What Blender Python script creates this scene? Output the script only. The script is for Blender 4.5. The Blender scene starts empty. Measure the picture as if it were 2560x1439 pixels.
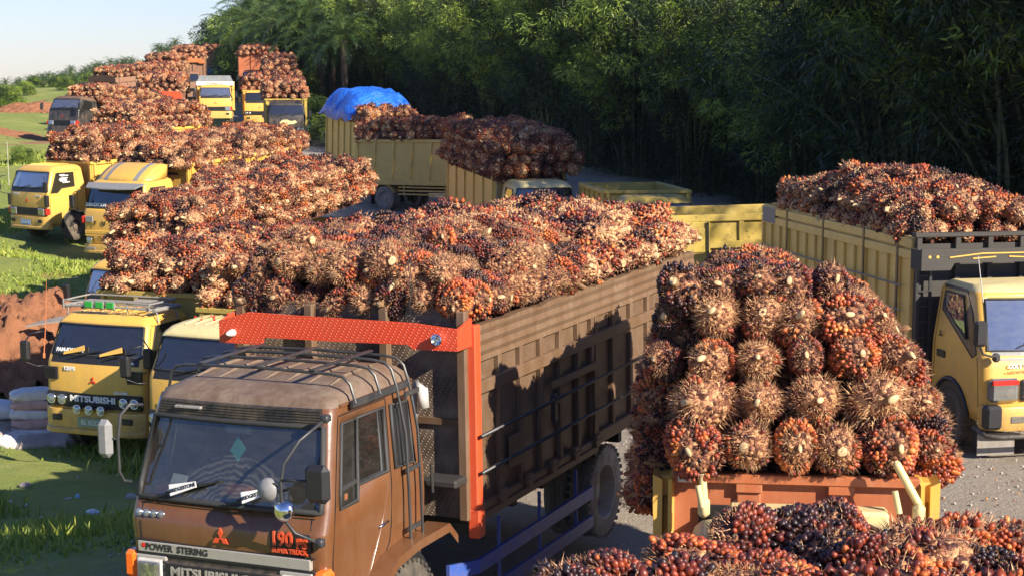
import bpy, math, random
import numpy as np
from mathutils import Vector, Matrix, Euler
PI = math.pi
R = math.radians
sc = bpy.context.scene
C = sc.collection

# ------------------------------------------------------------------ camera, sky, sun
FPX, CAMH = 4200.0, 5.05
PITCH = math.atan(510 / FPX)
cam = bpy.data.objects.new('camera', bpy.data.cameras.new('camera'))
C.objects.link(cam)
cam.location = (0, 0, CAMH)
cam.rotation_euler = (PI / 2 - PITCH, 0, 0)
cam.data.sensor_width = 36
cam.data.lens = 36 * FPX / 2560
cam.data.clip_start = 0.2
cam.data.clip_end = 6000
sc.camera = cam

SUN_AZ, SUN_EL = R(180 - 49), R(29)      # azimuth measured clockwise from +Y
sund = Vector((math.sin(SUN_AZ) * math.cos(SUN_EL), math.cos(SUN_AZ) * math.cos(SUN_EL), math.sin(SUN_EL)))
w = bpy.data.worlds.new('World'); sc.world = w; w.use_nodes = True
nt = w.node_tree
bg = nt.nodes['Background']
sky = nt.nodes.new('ShaderNodeTexSky'); sky.sky_type = 'NISHITA'; sky.sun_disc = False
sky.sun_elevation = SUN_EL; sky.sun_rotation = SUN_AZ
sky.air_density = 1.2; sky.dust_density = 0.15; sky.ozone_density = 2.5
tint = nt.nodes.new('ShaderNodeMix'); tint.data_type = 'RGBA'; tint.blend_type = 'MULTIPLY'; tint.inputs[0].default_value = 1; tint.inputs[7].default_value = (.75, .84, 1.28, 1)   # camera white balance
nt.links.new(sky.outputs[0], tint.inputs[6]); nt.links.new(tint.outputs[2], bg.inputs[0]); bg.inputs[1].default_value = 0.064
sl = bpy.data.lights.new('sun', 'SUN'); sl.energy = 5.0; sl.angle = R(0.5); sl.color = (1.0, 0.89, 0.73)
so = bpy.data.objects.new('sun', sl); C.objects.link(so)
so.rotation_euler = (-sund).to_track_quat('-Z', 'Y').to_euler(); so.location = (20, -20, 40)
sc.view_settings.view_transform = 'Standard'; sc.view_settings.look = 'None'
sc.view_settings.gamma = 1; sc.view_settings.exposure = 1.0

def at(px, py, s):
    """photo-measured point: px, py in the 2560 wide photo, s = pixels per metre there"""
    d = FPX / s; X = (px - 1280) / s; u = (720 - py) / s
    return Vector((X, d * math.cos(PITCH) + u * math.sin(PITCH), CAMH - d * math.sin(PITCH) + u * math.cos(PITCH)))

# ------------------------------------------------------------------ materials
def new_mat(name):
    m = bpy.data.materials.new(name); m.use_nodes = True
    nt = m.node_tree
    return m, nt, nt.nodes['Principled BSDF']

def nd(nt, t, **k):
    n = nt.nodes.new(t)
    for a, b in k.items(): setattr(n, a, b)
    return n

def ramp(nt, stops, interp='LINEAR'):
    n = nt.nodes.new('ShaderNodeValToRGB'); cr = n.color_ramp; cr.interpolation = interp
    while len(cr.elements) < len(stops): cr.elements.new(0.5)
    for e, (p, c) in zip(cr.elements, stops):
        e.position = p; e.color = (c[0], c[1], c[2], 1)
    return n

def mixc(nt, a, b, fac, mode='MIX'):
    n = nt.nodes.new('ShaderNodeMix'); n.data_type = 'RGBA'; n.blend_type = mode
    for s, v in ((6, a), (7, b), (0, fac)):
        if hasattr(v, 'links') or isinstance(v, bpy.types.NodeSocket): nt.links.new(v, n.inputs[s])
        elif s == 0: n.inputs[0].default_value = v
        else: n.inputs[s].default_value = (v[0], v[1], v[2], 1)
    return n.outputs[2]

def noise(nt, co, scale, detail=4, rough=0.6, dist=0.0):
    n = nd(nt, 'ShaderNodeTexNoise'); n.inputs['Scale'].default_value = scale
    n.inputs['Detail'].default_value = detail; n.inputs['Roughness'].default_value = rough
    n.inputs['Distortion'].default_value = dist
    nt.links.new(co, n.inputs['Vector']); return n.outputs['Fac']

def math_(nt, op, a, b=0.0, clamp=False):
    n = nd(nt, 'ShaderNodeMath', operation=op); n.use_clamp = clamp
    for i, v in enumerate((a, b)):
        if isinstance(v, bpy.types.NodeSocket): nt.links.new(v, n.inputs[i])
        else: n.inputs[i].default_value = v
    return n.outputs[0]

def stretch(nt, co, s):
    n = nd(nt, 'ShaderNodeVectorMath', operation='MULTIPLY'); nt.links.new(co, n.inputs[0]); n.inputs[1].default_value = s
    return n.outputs[0]

def paint(name, col, rough=0.35, dirt=(0.30, 0.22, 0.14), damt=0.35, rust=0.15, metal=0.0, coat=0.0, spec=0.5):
    m, nt, p = new_mat(name)
    co = nd(nt, 'ShaderNodeTexCoord').outputs['Object']
    n1 = noise(nt, co, 3.0, 6, 0.65)
    n2 = noise(nt, stretch(nt, co, (9, 9, 1.6)), 1.0, 5, 0.7)     # vertical streaks of dust
    f = math_(nt, 'MULTIPLY', n1, n2)
    f = math_(nt, 'SUBTRACT', f, 0.16, True); f = math_(nt, 'MULTIPLY', f, damt * 5, True)
    c = mixc(nt, col, [v * 0.82 for v in col], noise(nt, co, 1.3, 3))
    c = mixc(nt, c, dirt, f)
    zz = nd(nt, 'ShaderNodeSeparateXYZ'); nt.links.new(co, zz.inputs[0])      # mud thrown up on the low parts
    md = math_(nt, 'MULTIPLY', math_(nt, 'MULTIPLY', math_(nt, 'SUBTRACT', 1.15, zz.outputs[2], True), math_(nt, 'SUBTRACT', noise(nt, co, 7.0, 6, 0.75), .36, True)), 2.6, True)
    c = mixc(nt, c, (0.19, 0.14, 0.095), md)
    n3 = noise(nt, co, 14.0, 6, 0.75)
    rf = math_(nt, 'MULTIPLY', math_(nt, 'SUBTRACT', n3, 0.70 - rust * 0.35, True), 18.0, True)
    c = mixc(nt, c, (0.07, 0.035, 0.02), math_(nt, 'MULTIPLY', rf, 0.0 if rust <= 0 else 0.85))
    nt.links.new(c, p.inputs['Base Color'])
    r = math_(nt, 'ADD', math_(nt, 'MULTIPLY', f, 0.35), rough, True)
    nt.links.new(r, p.inputs['Roughness'])
    p.inputs['Metallic'].default_value = metal
    p.inputs['Coat Weight'].default_value = coat; p.inputs['Coat Roughness'].default_value = 0.15
    p.inputs['Specular IOR Level'].default_value = spec
    b = nd(nt, 'ShaderNodeBump'); b.inputs['Strength'].default_value = 0.12; b.inputs['Distance'].default_value = 0.02
    nt.links.new(noise(nt, co, 5.0, 3), b.inputs['Height']); nt.links.new(b.outputs[0], p.inputs['Normal'])
    return m

def plain(name, col, rough=0.5, metal=0.0, nz=0.25, scale=20.0, emis=None):
    m, nt, p = new_mat(name)
    co = nd(nt, 'ShaderNodeTexCoord').outputs['Object']
    c = mixc(nt, [v * (1 - nz) for v in col], [min(1, v * (1 + nz)) for v in col], noise(nt, co, scale, 4))
    nt.links.new(c, p.inputs['Base Color']); p.inputs['Roughness'].default_value = rough; p.inputs['Metallic'].default_value = metal
    return m

def plate(name, col, k=70.0, dirt=(0.36, 0.28, 0.20), lift=1.6, amp=1.0, slant=0.0):
    """pressed tread plate: rows of small raised lozenges"""
    m, nt, p = new_mat(name)
    co = nd(nt, 'ShaderNodeTexCoord').outputs['Object']
    sp = nd(nt, 'ShaderNodeSeparateXYZ'); nt.links.new(co, sp.inputs[0])
    h = math_(nt, 'ADD', sp.outputs[0], sp.outputs[1])
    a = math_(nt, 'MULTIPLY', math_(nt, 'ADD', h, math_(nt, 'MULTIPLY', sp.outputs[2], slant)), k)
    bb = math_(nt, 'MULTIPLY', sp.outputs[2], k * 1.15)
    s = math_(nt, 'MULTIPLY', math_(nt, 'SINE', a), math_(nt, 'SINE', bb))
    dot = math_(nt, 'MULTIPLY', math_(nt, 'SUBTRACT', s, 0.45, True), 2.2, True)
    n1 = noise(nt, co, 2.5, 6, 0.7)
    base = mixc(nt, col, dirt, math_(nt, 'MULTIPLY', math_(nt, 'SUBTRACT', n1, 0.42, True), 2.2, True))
    c = mixc(nt, base, [min(1, v * lift + 0.05) for v in col], math_(nt, 'MULTIPLY', dot, 0.7))  # lozenge tops lighter: wear, and their glints put into the colour
    nt.links.new(c, p.inputs['Base Color']); p.inputs['Roughness'].default_value = 0.42
    b = nd(nt, 'ShaderNodeBump'); b.inputs['Strength'].default_value = amp; b.inputs['Distance'].default_value = 0.006
    nt.links.new(dot, b.inputs['Height']); nt.links.new(b.outputs[0], p.inputs['Normal'])
    return m

def glass(name, tint=(0.35, 0.45, 0.5), refl=0.22, dust=0.10, dustcol=(0.5, 0.48, 0.42), arcs=False):
    m = bpy.data.materials.new(name); m.use_nodes = True; nt = m.node_tree
    out = nt.nodes['Material Output']; nt.nodes.remove(nt.nodes['Principled BSDF'])
    tr = nd(nt, 'ShaderNodeBsdfTransparent'); tr.inputs[0].default_value = (*tint, 1)
    gl = nd(nt, 'ShaderNodeBsdfGlossy'); gl.inputs['Roughness'].default_value = 0.02; gl.inputs[0].default_value = (0.85, 0.93, 1.0, 1)
    lw = nd(nt, 'ShaderNodeLayerWeight'); lw.inputs[0].default_value = 0.35
    f = math_(nt, 'ADD', math_(nt, 'MULTIPLY', lw.outputs['Fresnel'], 0.8), refl, True)
    mx = nd(nt, 'ShaderNodeMixShader'); nt.links.new(f, mx.inputs[0]); nt.links.new(tr.outputs[0], mx.inputs[1]); nt.links.new(gl.outputs[0], mx.inputs[2])
    df = nd(nt, 'ShaderNodeBsdfDiffuse'); df.inputs[0].default_value = (*dustcol, 1)
    co = nd(nt, 'ShaderNodeTexCoord').outputs['Object']
    dn = math_(nt, 'MULTIPLY', noise(nt, stretch(nt, co, (2, 2, 6)), 3.0, 6, 0.7), dust * 2, True)
    bp = nd(nt, 'ShaderNodeBump'); bp.inputs['Strength'].default_value = .25; bp.inputs['Distance'].default_value = .02; nt.links.new(noise(nt, co, 2.2, 2), bp.inputs['Height']); nt.links.new(bp.outputs[0], gl.inputs['Normal'])
    if arcs:
        ds = nd(nt, 'ShaderNodeVectorMath', operation='DISTANCE'); nt.links.new(co, ds.inputs[0]); ds.inputs[1].default_value = (-.05, .05, 1.45)
        ar = math_(nt, 'MULTIPLY', math_(nt, 'POWER', math_(nt, 'ABSOLUTE', math_(nt, 'SINE', math_(nt, 'MULTIPLY', math_(nt, 'ADD', ds.outputs['Value'], math_(nt, 'MULTIPLY', noise(nt, co, 3, 4), .22)), 70.0))), 3.0), math_(nt, 'MULTIPLY', math_(nt, 'LESS_THAN', ds.outputs['Value'], .66), noise(nt, co, 6, 5)))
        dn = math_(nt, 'ADD', dn, math_(nt, 'MULTIPLY', ar, .15), True)
    m2 = nd(nt, 'ShaderNodeMixShader'); nt.links.new(dn, m2.inputs[0]); nt.links.new(mx.outputs[0], m2.inputs[1]); nt.links.new(df.outputs[0], m2.inputs[2])
    nt.links.new(m2.outputs[0], out.inputs[0]); return m

def wood_plank(name, a, b, scale=1.0):
    m, nt, p = new_mat(name)
    co = nd(nt, 'ShaderNodeTexCoord').outputs['Object']
    n = noise(nt, stretch(nt, co, (1.2 * scale, 1.2 * scale, 30 * scale)), 1.5, 6, 0.7, 0.4)
    c = mixc(nt, a, b, n); nt.links.new(c, p.inputs['Base Color']); p.inputs['Roughness'].default_value = 0.75
    return m

M = {}
M['yellow'] = paint('yellow_paint', (0.80, 0.47, 0.085), 0.36, damt=0.22, rust=0.14, coat=0.15)
M['yellow_old'] = paint('aged_yellow_paint', (0.78, 0.55, 0.16), 0.5, damt=0.18, rust=0.22)
M['yellow_worn'] = paint('worn_yellow_paint', (0.52, 0.38, 0.07), 0.5, damt=0.3, rust=0.30)
M['cream'] = paint('pale_yellow_paint', (0.74, 0.62, 0.30), 0.4, damt=0.25, rust=0.15)
M['brown'] = paint('brown_paint', (0.160, 0.066, 0.026), 0.26, damt=0.14, dirt=(0.26, 0.18, 0.12), rust=0.0, coat=0.5)
M['brown_roof'] = paint('dusty_brown_roof_paint', (0.15, 0.095, 0.062), 0.5, damt=0.5, dirt=(0.27, 0.215, 0.16), rust=0.05)
M['brown_body'] = paint('brown_body_paint', (0.15, 0.085, 0.045), 0.5, damt=0.3, dirt=(0.28, 0.20, 0.14), rust=0.1)
M['brown_far'] = paint('faded_brown_paint', (0.27, 0.125, 0.075), 0.55, damt=0.4, rust=0.1)
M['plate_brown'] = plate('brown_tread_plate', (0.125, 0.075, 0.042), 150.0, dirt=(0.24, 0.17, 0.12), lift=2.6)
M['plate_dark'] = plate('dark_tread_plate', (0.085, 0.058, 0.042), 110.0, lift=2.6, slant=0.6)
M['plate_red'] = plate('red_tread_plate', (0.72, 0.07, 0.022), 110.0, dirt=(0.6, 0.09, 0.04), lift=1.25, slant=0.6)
M['red'] = paint('orange_red_paint', (0.75, 0.085, 0.025), 0.42, damt=0.12, rust=0.1)
M['orange'] = paint('orange_paint', (0.62, 0.17, 0.045), 0.45, damt=0.3, rust=0.1)
M['rustred'] = paint('rust_orange_paint', (0.42, 0.12, 0.045), 0.4, damt=0.3, dirt=(0.5, 0.25, 0.14), rust=0.12)
M['blue'] = paint('blue_paint', (0.02, 0.095, 0.46), 0.45, damt=0.1, rust=0.05)
M['black'] = plain('black_plastic', (0.018, 0.018, 0.02), 0.45, 0, 0.25)
M['blackpaint'] = paint('black_paint', (0.02, 0.022, 0.028), 0.3, damt=0.3, rust=0.05)
M['rack'] = paint('grey_black_tube', (0.03, 0.033, 0.037), 0.4, damt=0.2, dirt=(0.16, 0.14, 0.12), rust=0.1)
M['greytube'] = paint('grey_tube', (0.28, 0.28, 0.27), 0.45, damt=0.3, rust=0.2)
M['rubber'] = plain('rubber_seal', (0.035, 0.035, 0.035), 0.65)
M['tyre'] = paint('tyre_rubber', (0.028, 0.028, 0.028), 0.85, damt=0.55, dirt=(0.17, 0.15, 0.12), rust=0)
M['tyre_dusty'] = paint('dusty_tyre_rubber', (0.20, 0.185, 0.165), 0.9, damt=0.9, dirt=(0.42, 0.38, 0.33), rust=0)
M['rim'] = paint('grey_rim', (0.50, 0.46, 0.40), 0.55, damt=0.4, dirt=(0.36, 0.31, 0.24), rust=0.15)
M['rimdark'] = paint('dark_rim', (0.05, 0.05, 0.05), 0.55, damt=0.4, rust=0.15)
M['chassis'] = plain('chassis_steel', (0.03, 0.028, 0.026), 0.7)
M['silver'] = plain('silver_trim', (0.42, 0.40, 0.36), 0.35, 0.3, 0.12)
M['chrome'] = plain('chrome', (0.75, 0.75, 0.75), 0.12, 1.0, 0.05)
M['white'] = plain('white_paint', (0.78, 0.77, 0.74), 0.5, 0, 0.08)
M['grey'] = plain('grey_plastic', (0.22, 0.22, 0.22), 0.5)
M['greywhite'] = plain('pale_grey_plastic', (0.5, 0.48, 0.44), 0.6)
M['lamp'] = glass('lamp_glass', (0.8, 0.82, 0.8), 0.35, 0.15)
M['amber'] = plain('amber_lens', (0.85, 0.16, 0.02), 0.2, 0, 0.1)
M['redlens'] = plain('red_lens', (0.6, 0.03, 0.02), 0.2, 0, 0.1)
M['greenlens'] = plain('green_lens', (0.03, 0.35, 0.06), 0.15, 0, 0.1)
M['glass'] = glass('clear_windscreen', (0.74, 0.80, 0.82), 0.06, 0.045, arcs=True)
M['glass_dark'] = glass('tinted_glass', (0.10, 0.14, 0.18), 0.10, 0.03)
M['glass_blue'] = glass('pale_blue_windscreen', (0.4, 0.48, 0.52), 0.42, 0.12)
M['interior'] = plain('cab_interior', (0.13, 0.125, 0.12), 0.8)
M['seat'] = plain('cab_seat', (0.16, 0.10, 0.06), 0.8)
M['paper'] = plain('paper', (0.7, 0.68, 0.5), 0.7, 0, 0.1)
M['teal'] = plain('green_card', (0.10, 0.55, 0.42), 0.6, 0, 0.2)
M['tarp'] = None
M['ladder'] = M['rack']
M['plateblack'] = plain('number_plate_black', (0.03, 0.03, 0.03), 0.5)
M['plategreen'] = plain('number_plate_dusty_green', (0.25, 0.32, 0.2), 0.5)
M['plateblue'] = plain('number_plate_blue', (0.2, 0.35, 0.6), 0.4)
M['woodgrey'] = wood_plank('weathered_board', (0.16, 0.14, 0.12), (0.34, 0.30, 0.26))
M['boardblack'] = wood_plank('dark_stained_board', (0.022, 0.020, 0.018), (0.075, 0.068, 0.06))

# ------------------------------------------------------------------ mesh accumulator
class MB:
    def __init__(s): s.v = []; s.f = []; s.m = []
    def add(s, vs, fs, mi=0):
        o = len(s.v); s.v.extend([tuple(v) for v in vs]); s.f.extend([tuple(i + o for i in f) for f in fs]); s.m.extend([mi] * len(fs)); return s
    def box(s, x0, x1, y0, y1, z0, z1, mi=0):
        if x0 > x1: x0, x1 = x1, x0
        if y0 > y1: y0, y1 = y1, y0
        if z0 > z1: z0, z1 = z1, z0
        vs = [(x, y, z) for x in (x0, x1) for y in (y0, y1) for z in (z0, z1)]
        return s.add(vs, [(0, 1, 3, 2), (4, 6, 7, 5), (0, 4, 5, 1), (2, 3, 7, 6), (0, 2, 6, 4), (1, 5, 7, 3)], mi)
    def cbox(s, x0, x1, y0, y1, z0, z1, c=0.01, mi=0):
        """box with chamfered edges"""
        xs, ys, zs = sorted((x0, x1)), sorted((y0, y1)), sorted((z0, z1))
        c = min(c, (xs[1] - xs[0]) * .49, (ys[1] - ys[0]) * .49, (zs[1] - zs[0]) * .49)
        vs = []; idx = {}
        for ix in (0, 1):
            for iy in (0, 1):
                for iz in (0, 1):
                    sg = (1 if ix == 0 else -1, 1 if iy == 0 else -1, 1 if iz == 0 else -1)
                    p = (xs[ix], ys[iy], zs[iz])
                    for a in range(3):
                        q = [p[k] + (sg[k] * c if k != a else 0) for k in range(3)]
                        idx[(ix, iy, iz, a)] = len(vs); vs.append(q)
        F = []
        for a in range(3):
            o = [k for k in range(3) if k != a]
            for i in (0, 1):
                q = []
                for (u, v) in ((0, 0), (1, 0), (1, 1), (0, 1)):
                    k = [0, 0, 0]; k[a] = i; k[o[0]] = u; k[o[1]] = v; q.append(idx[(*k, a)])
                F.append(q)
        for a in range(3):          # edges running along a
            o = [k for k in range(3) if k != a]
            for u in (0, 1):
                for v in (0, 1):
                    k0 = [0, 0, 0]; k1 = [0, 0, 0]; k1[a] = 1
                    for k in (k0, k1): k[o[0]] = u; k[o[1]] = v
                    F.append([idx[(*k0, o[0])], idx[(*k1, o[0])], idx[(*k1, o[1])], idx[(*k0, o[1])]])
        for ix in (0, 1):
            for iy in (0, 1):
                for iz in (0, 1): F.append([idx[(ix, iy, iz, a)] for a in range(3)])
        return s.add(vs, F, mi)
    def tube(s, pts, r, n=6, mi=0, closed=False, cap=True):
        pts = [Vector(p) for p in pts]; N = len(pts)
        if N < 2: return s
        vs = []; prev = None
        for i, p in enumerate(pts):
            if closed: t = pts[(i + 1) % N] - pts[i - 1]
            else: t = pts[min(i + 1, N - 1)] - pts[max(i - 1, 0)]
            if t.length < 1e-9: t = Vector((0, 0, 1))
            t.normalize()
            if prev is None:
                a = Vector((0, 0, 1)) if abs(t.z) < .9 else Vector((1, 0, 0))
                u = t.cross(a).normalized()
            else:
                u = (prev - t * prev.dot(t))
                u = u.normalized() if u.length > 1e-6 else t.orthogonal().normalized()
            prev = u; v = t.cross(u)
            rr = r[i] if isinstance(r, (list, tuple)) else r
            for k in range(n):
                a = 2 * PI * (k + .5) / n
                vs.append(p + (u * math.cos(a) + v * math.sin(a)) * rr)
        fs = []
        for i in range(N if closed else N - 1):
            j = (i + 1) % N
            for k in range(n):
                k2 = (k + 1) % n
                fs.append((i * n + k, i * n + k2, j * n + k2, j * n + k))
        if cap and not closed:
            fs.append(tuple(range(n - 1, -1, -1))); fs.append(tuple((N - 1) * n + k for k in range(n)))
        return s.add(vs, fs, mi)
    def lathe(s, prof, c, axis, n=24, mi=0):
        """prof: (along axis, radius)"""
        c = Vector(c); ax = Vector(axis).normalized(); u = ax.orthogonal().normalized(); v = ax.cross(u)
        vs = []
        for (h, r) in prof:
            for k in range(n):
                a = 2 * PI * k / n; vs.append(c + ax * h + (u * math.cos(a) + v * math.sin(a)) * max(r, 1e-4))
        fs = []
        for i in range(len(prof) - 1):
            for k in range(n):
                k2 = (k + 1) % n; fs.append((i * n + k, i * n + k2, (i + 1) * n + k2, (i + 1) * n + k))
        return s.add(vs, fs, mi)
    def prism(s, pts, off, mi=0):
        """closed polygon extruded by the vector off"""
        n = len(pts); a = [Vector(p) for p in pts]; off = Vector(off); b = [p + off for p in a]
        fs = [tuple(range(n)), tuple(range(2 * n - 1, n - 1, -1))] + [(i, (i + 1) % n, n + (i + 1) % n, n + i) for i in range(n)]
        return s.add(a + b, fs, mi)
    def build(s, name, mats, parent=None, smooth=False, auto=None):
        me = bpy.data.meshes.new(name); me.from_pydata([tuple(v) for v in s.v], [], s.f); me.update()
        if not isinstance(mats, (list, tuple)): mats = [mats]
        for m in mats: me.materials.append(m)
        if len(mats) > 1: me.polygons.foreach_set('material_index', s.m)
        if smooth or auto:
            me.polygons.foreach_set('use_smooth', [True] * len(me.polygons))
            if auto: me.set_sharp_from_angle(angle=R(auto))
        import bmesh
        bm = bmesh.new(); bm.from_mesh(me); bmesh.ops.recalc_face_normals(bm, faces=bm.faces); bm.to_mesh(me); bm.free()
        o = bpy.data.objects.new(name, me); C.objects.link(o)
        if parent is not None: o.parent = parent
        return o

def tag(o, label=None, cat=None, group=None, kind=None):
    if label: o['label'] = label
    if cat: o['category'] = cat
    if group: o['group'] = group
    if kind: o['kind'] = kind
    return o

def thing(name, label, cat, mat=None, group=None):
    o = bpy.data.objects.new(name, None); C.objects.link(o); o.empty_display_size = 0.3
    if mat is not None: o.matrix_world = mat
    return tag(o, label, cat, group)

def text_mesh(name, txt, size, mat, parent, origin, xdir, ydir, depth=0.006, align='CENTER', sx=1.0, bold=0.0, spacing=1.0):
    cu = bpy.data.curves.new(name, 'FONT'); cu.body = txt; cu.size = size; cu.extrude = depth / 2; cu.align_x = align; cu.align_y = 'CENTER'
    cu.offset = bold; cu.space_character = spacing; cu.resolution_u = 3
    t = bpy.data.objects.new(name + '_curve', cu); C.objects.link(t)
    dg = bpy.context.evaluated_depsgraph_get()
    me = bpy.data.meshes.new_from_object(t.evaluated_get(dg)); bpy.data.objects.remove(t)
    x = Vector(xdir).normalized(); y = Vector(ydir); y = (y - x * y.dot(x)).normalized(); z = x.cross(y)
    mt = Matrix((x * sx, y, z)).transposed().to_4x4(); mt.translation = Vector(origin)
    me.transform(mt); me.materials.clear(); me.materials.append(mat)
    me.polygons.foreach_set('material_index', [0] * len(me.polygons))
    o = bpy.data.objects.new(name, me); C.objects.link(o); o.parent = parent; return o

# ------------------------------------------------------------------ terrain
ANCH = []
def anchor(px, py, s): p = at(px, py, s); ANCH.append((p.x, p.y, p.z)); return p
for a in [(1520, 1345, 216), (372, 1440, 268), (900, 1440, 255), (235, 1150, 158), (505, 1215, 172), (2372, 1118, 178), (305, 930, 118), (287, 668, 88), (72, 608, 82),
          (172, 357, 52), (205, 340, 42), (393, 378, 46), (395, 281, 36), (470, 257, 33), (540, 316, 45), (650, 325, 43), (718, 367, 50),
          (640, 264, 38), (545, 235, 30), (843, 458, 65), (972, 527, 72), (1365, 665, 90), (1600, 735, 105), (1850, 850, 130), 
          (30, 640, 95), (60, 440, 64), (20, 330, 47), (80, 280, 36), (600, 205, 25), (860, 330, 46), (1000, 400, 55), (60, 1300, 200), (2560, 1300, 220)]:
    anchor(*a)
ANCH += [(2.1, 12.1, -.72), (2.6, 16, -.55), (6, 14, -.2), (1.5, 9, -.6), (-30, 60, 0.6), (-45, 110, 2.6), (20, 50, 0.1), (30, 80, 1.0), (10, 100, 2.2), (-12, 140, 4.6), (-40, 190, 3.6), (40, 160, 3.0), (0, 0, -0.2), (-12, 5, -1.1), (14, 5, 0), (30, 10, 0), (-70, 130, 2.2), (-20, 20, -1.0)]
AN = np.array(ANCH)
TW = None
def terr(x, y, raw=False):
    x = np.asarray(x, float); y = np.asarray(y, float)
    sg = 3.5 + 0.10 * np.hypot(AN[:, 0], AN[:, 1])
    d2 = ((x[..., None] - AN[:, 0]) ** 2 + (y[..., None] - AN[:, 1]) ** 2) / (sg ** 2)
    wt = np.exp(-d2) + 1e-3 / (1 + d2) ** 2
    z = (wt * AN[:, 2]).sum(-1) / wt.sum(-1)
    if TW is not None:
        s2 = (3.0 + 0.05 * np.hypot(AN[:, 0], AN[:, 1])) ** 2
        z = z + (np.exp(-((x[..., None] - AN[:, 0]) ** 2 + (y[..., None] - AN[:, 1]) ** 2) / s2) * TW).sum(-1)
        if raw: return z
    elif raw: return z
    far = np.clip((np.hypot(x, y) - 200) / 150, 0, 1)
    return z * (1 - far) + far * (-2.0 - 0.01 * np.hypot(x, y))
_s2 = (3.0 + 0.05 * np.hypot(AN[:, 0], AN[:, 1])) ** 2
_K = np.exp(-((AN[:, None, 0] - AN[None, :, 0]) ** 2 + (AN[:, None, 1] - AN[None, :, 1]) ** 2) / _s2[None, :])
TW = np.linalg.solve(_K + 0.05 * np.eye(len(AN)), AN[:, 2] - terr(AN[:, 0], AN[:, 1], raw=True))
def tz(x, y): return float(terr(x, y))

# ------------------------------------------------------------------ truck building blocks
def truck_matrix(x, y, b, L=6.0, roll=0.0, zoff=0.0, pitch=None):
    fw = Vector((-math.sin(b), -math.cos(b), 0))
    z0 = tz(x, y); zr = tz(x - fw.x * L, y - fw.y * L)
    if pitch is None: pitch = math.atan2(z0 - zr, L)
    yaw = math.atan2(fw.y, fw.x)
    return Matrix.Translation((x, y, z0 + zoff)) @ Matrix.Rotation(yaw, 4, 'Z') @ Matrix.Rotation(-pitch, 4, 'Y') @ Matrix.Rotation(roll, 4, 'X')

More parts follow.
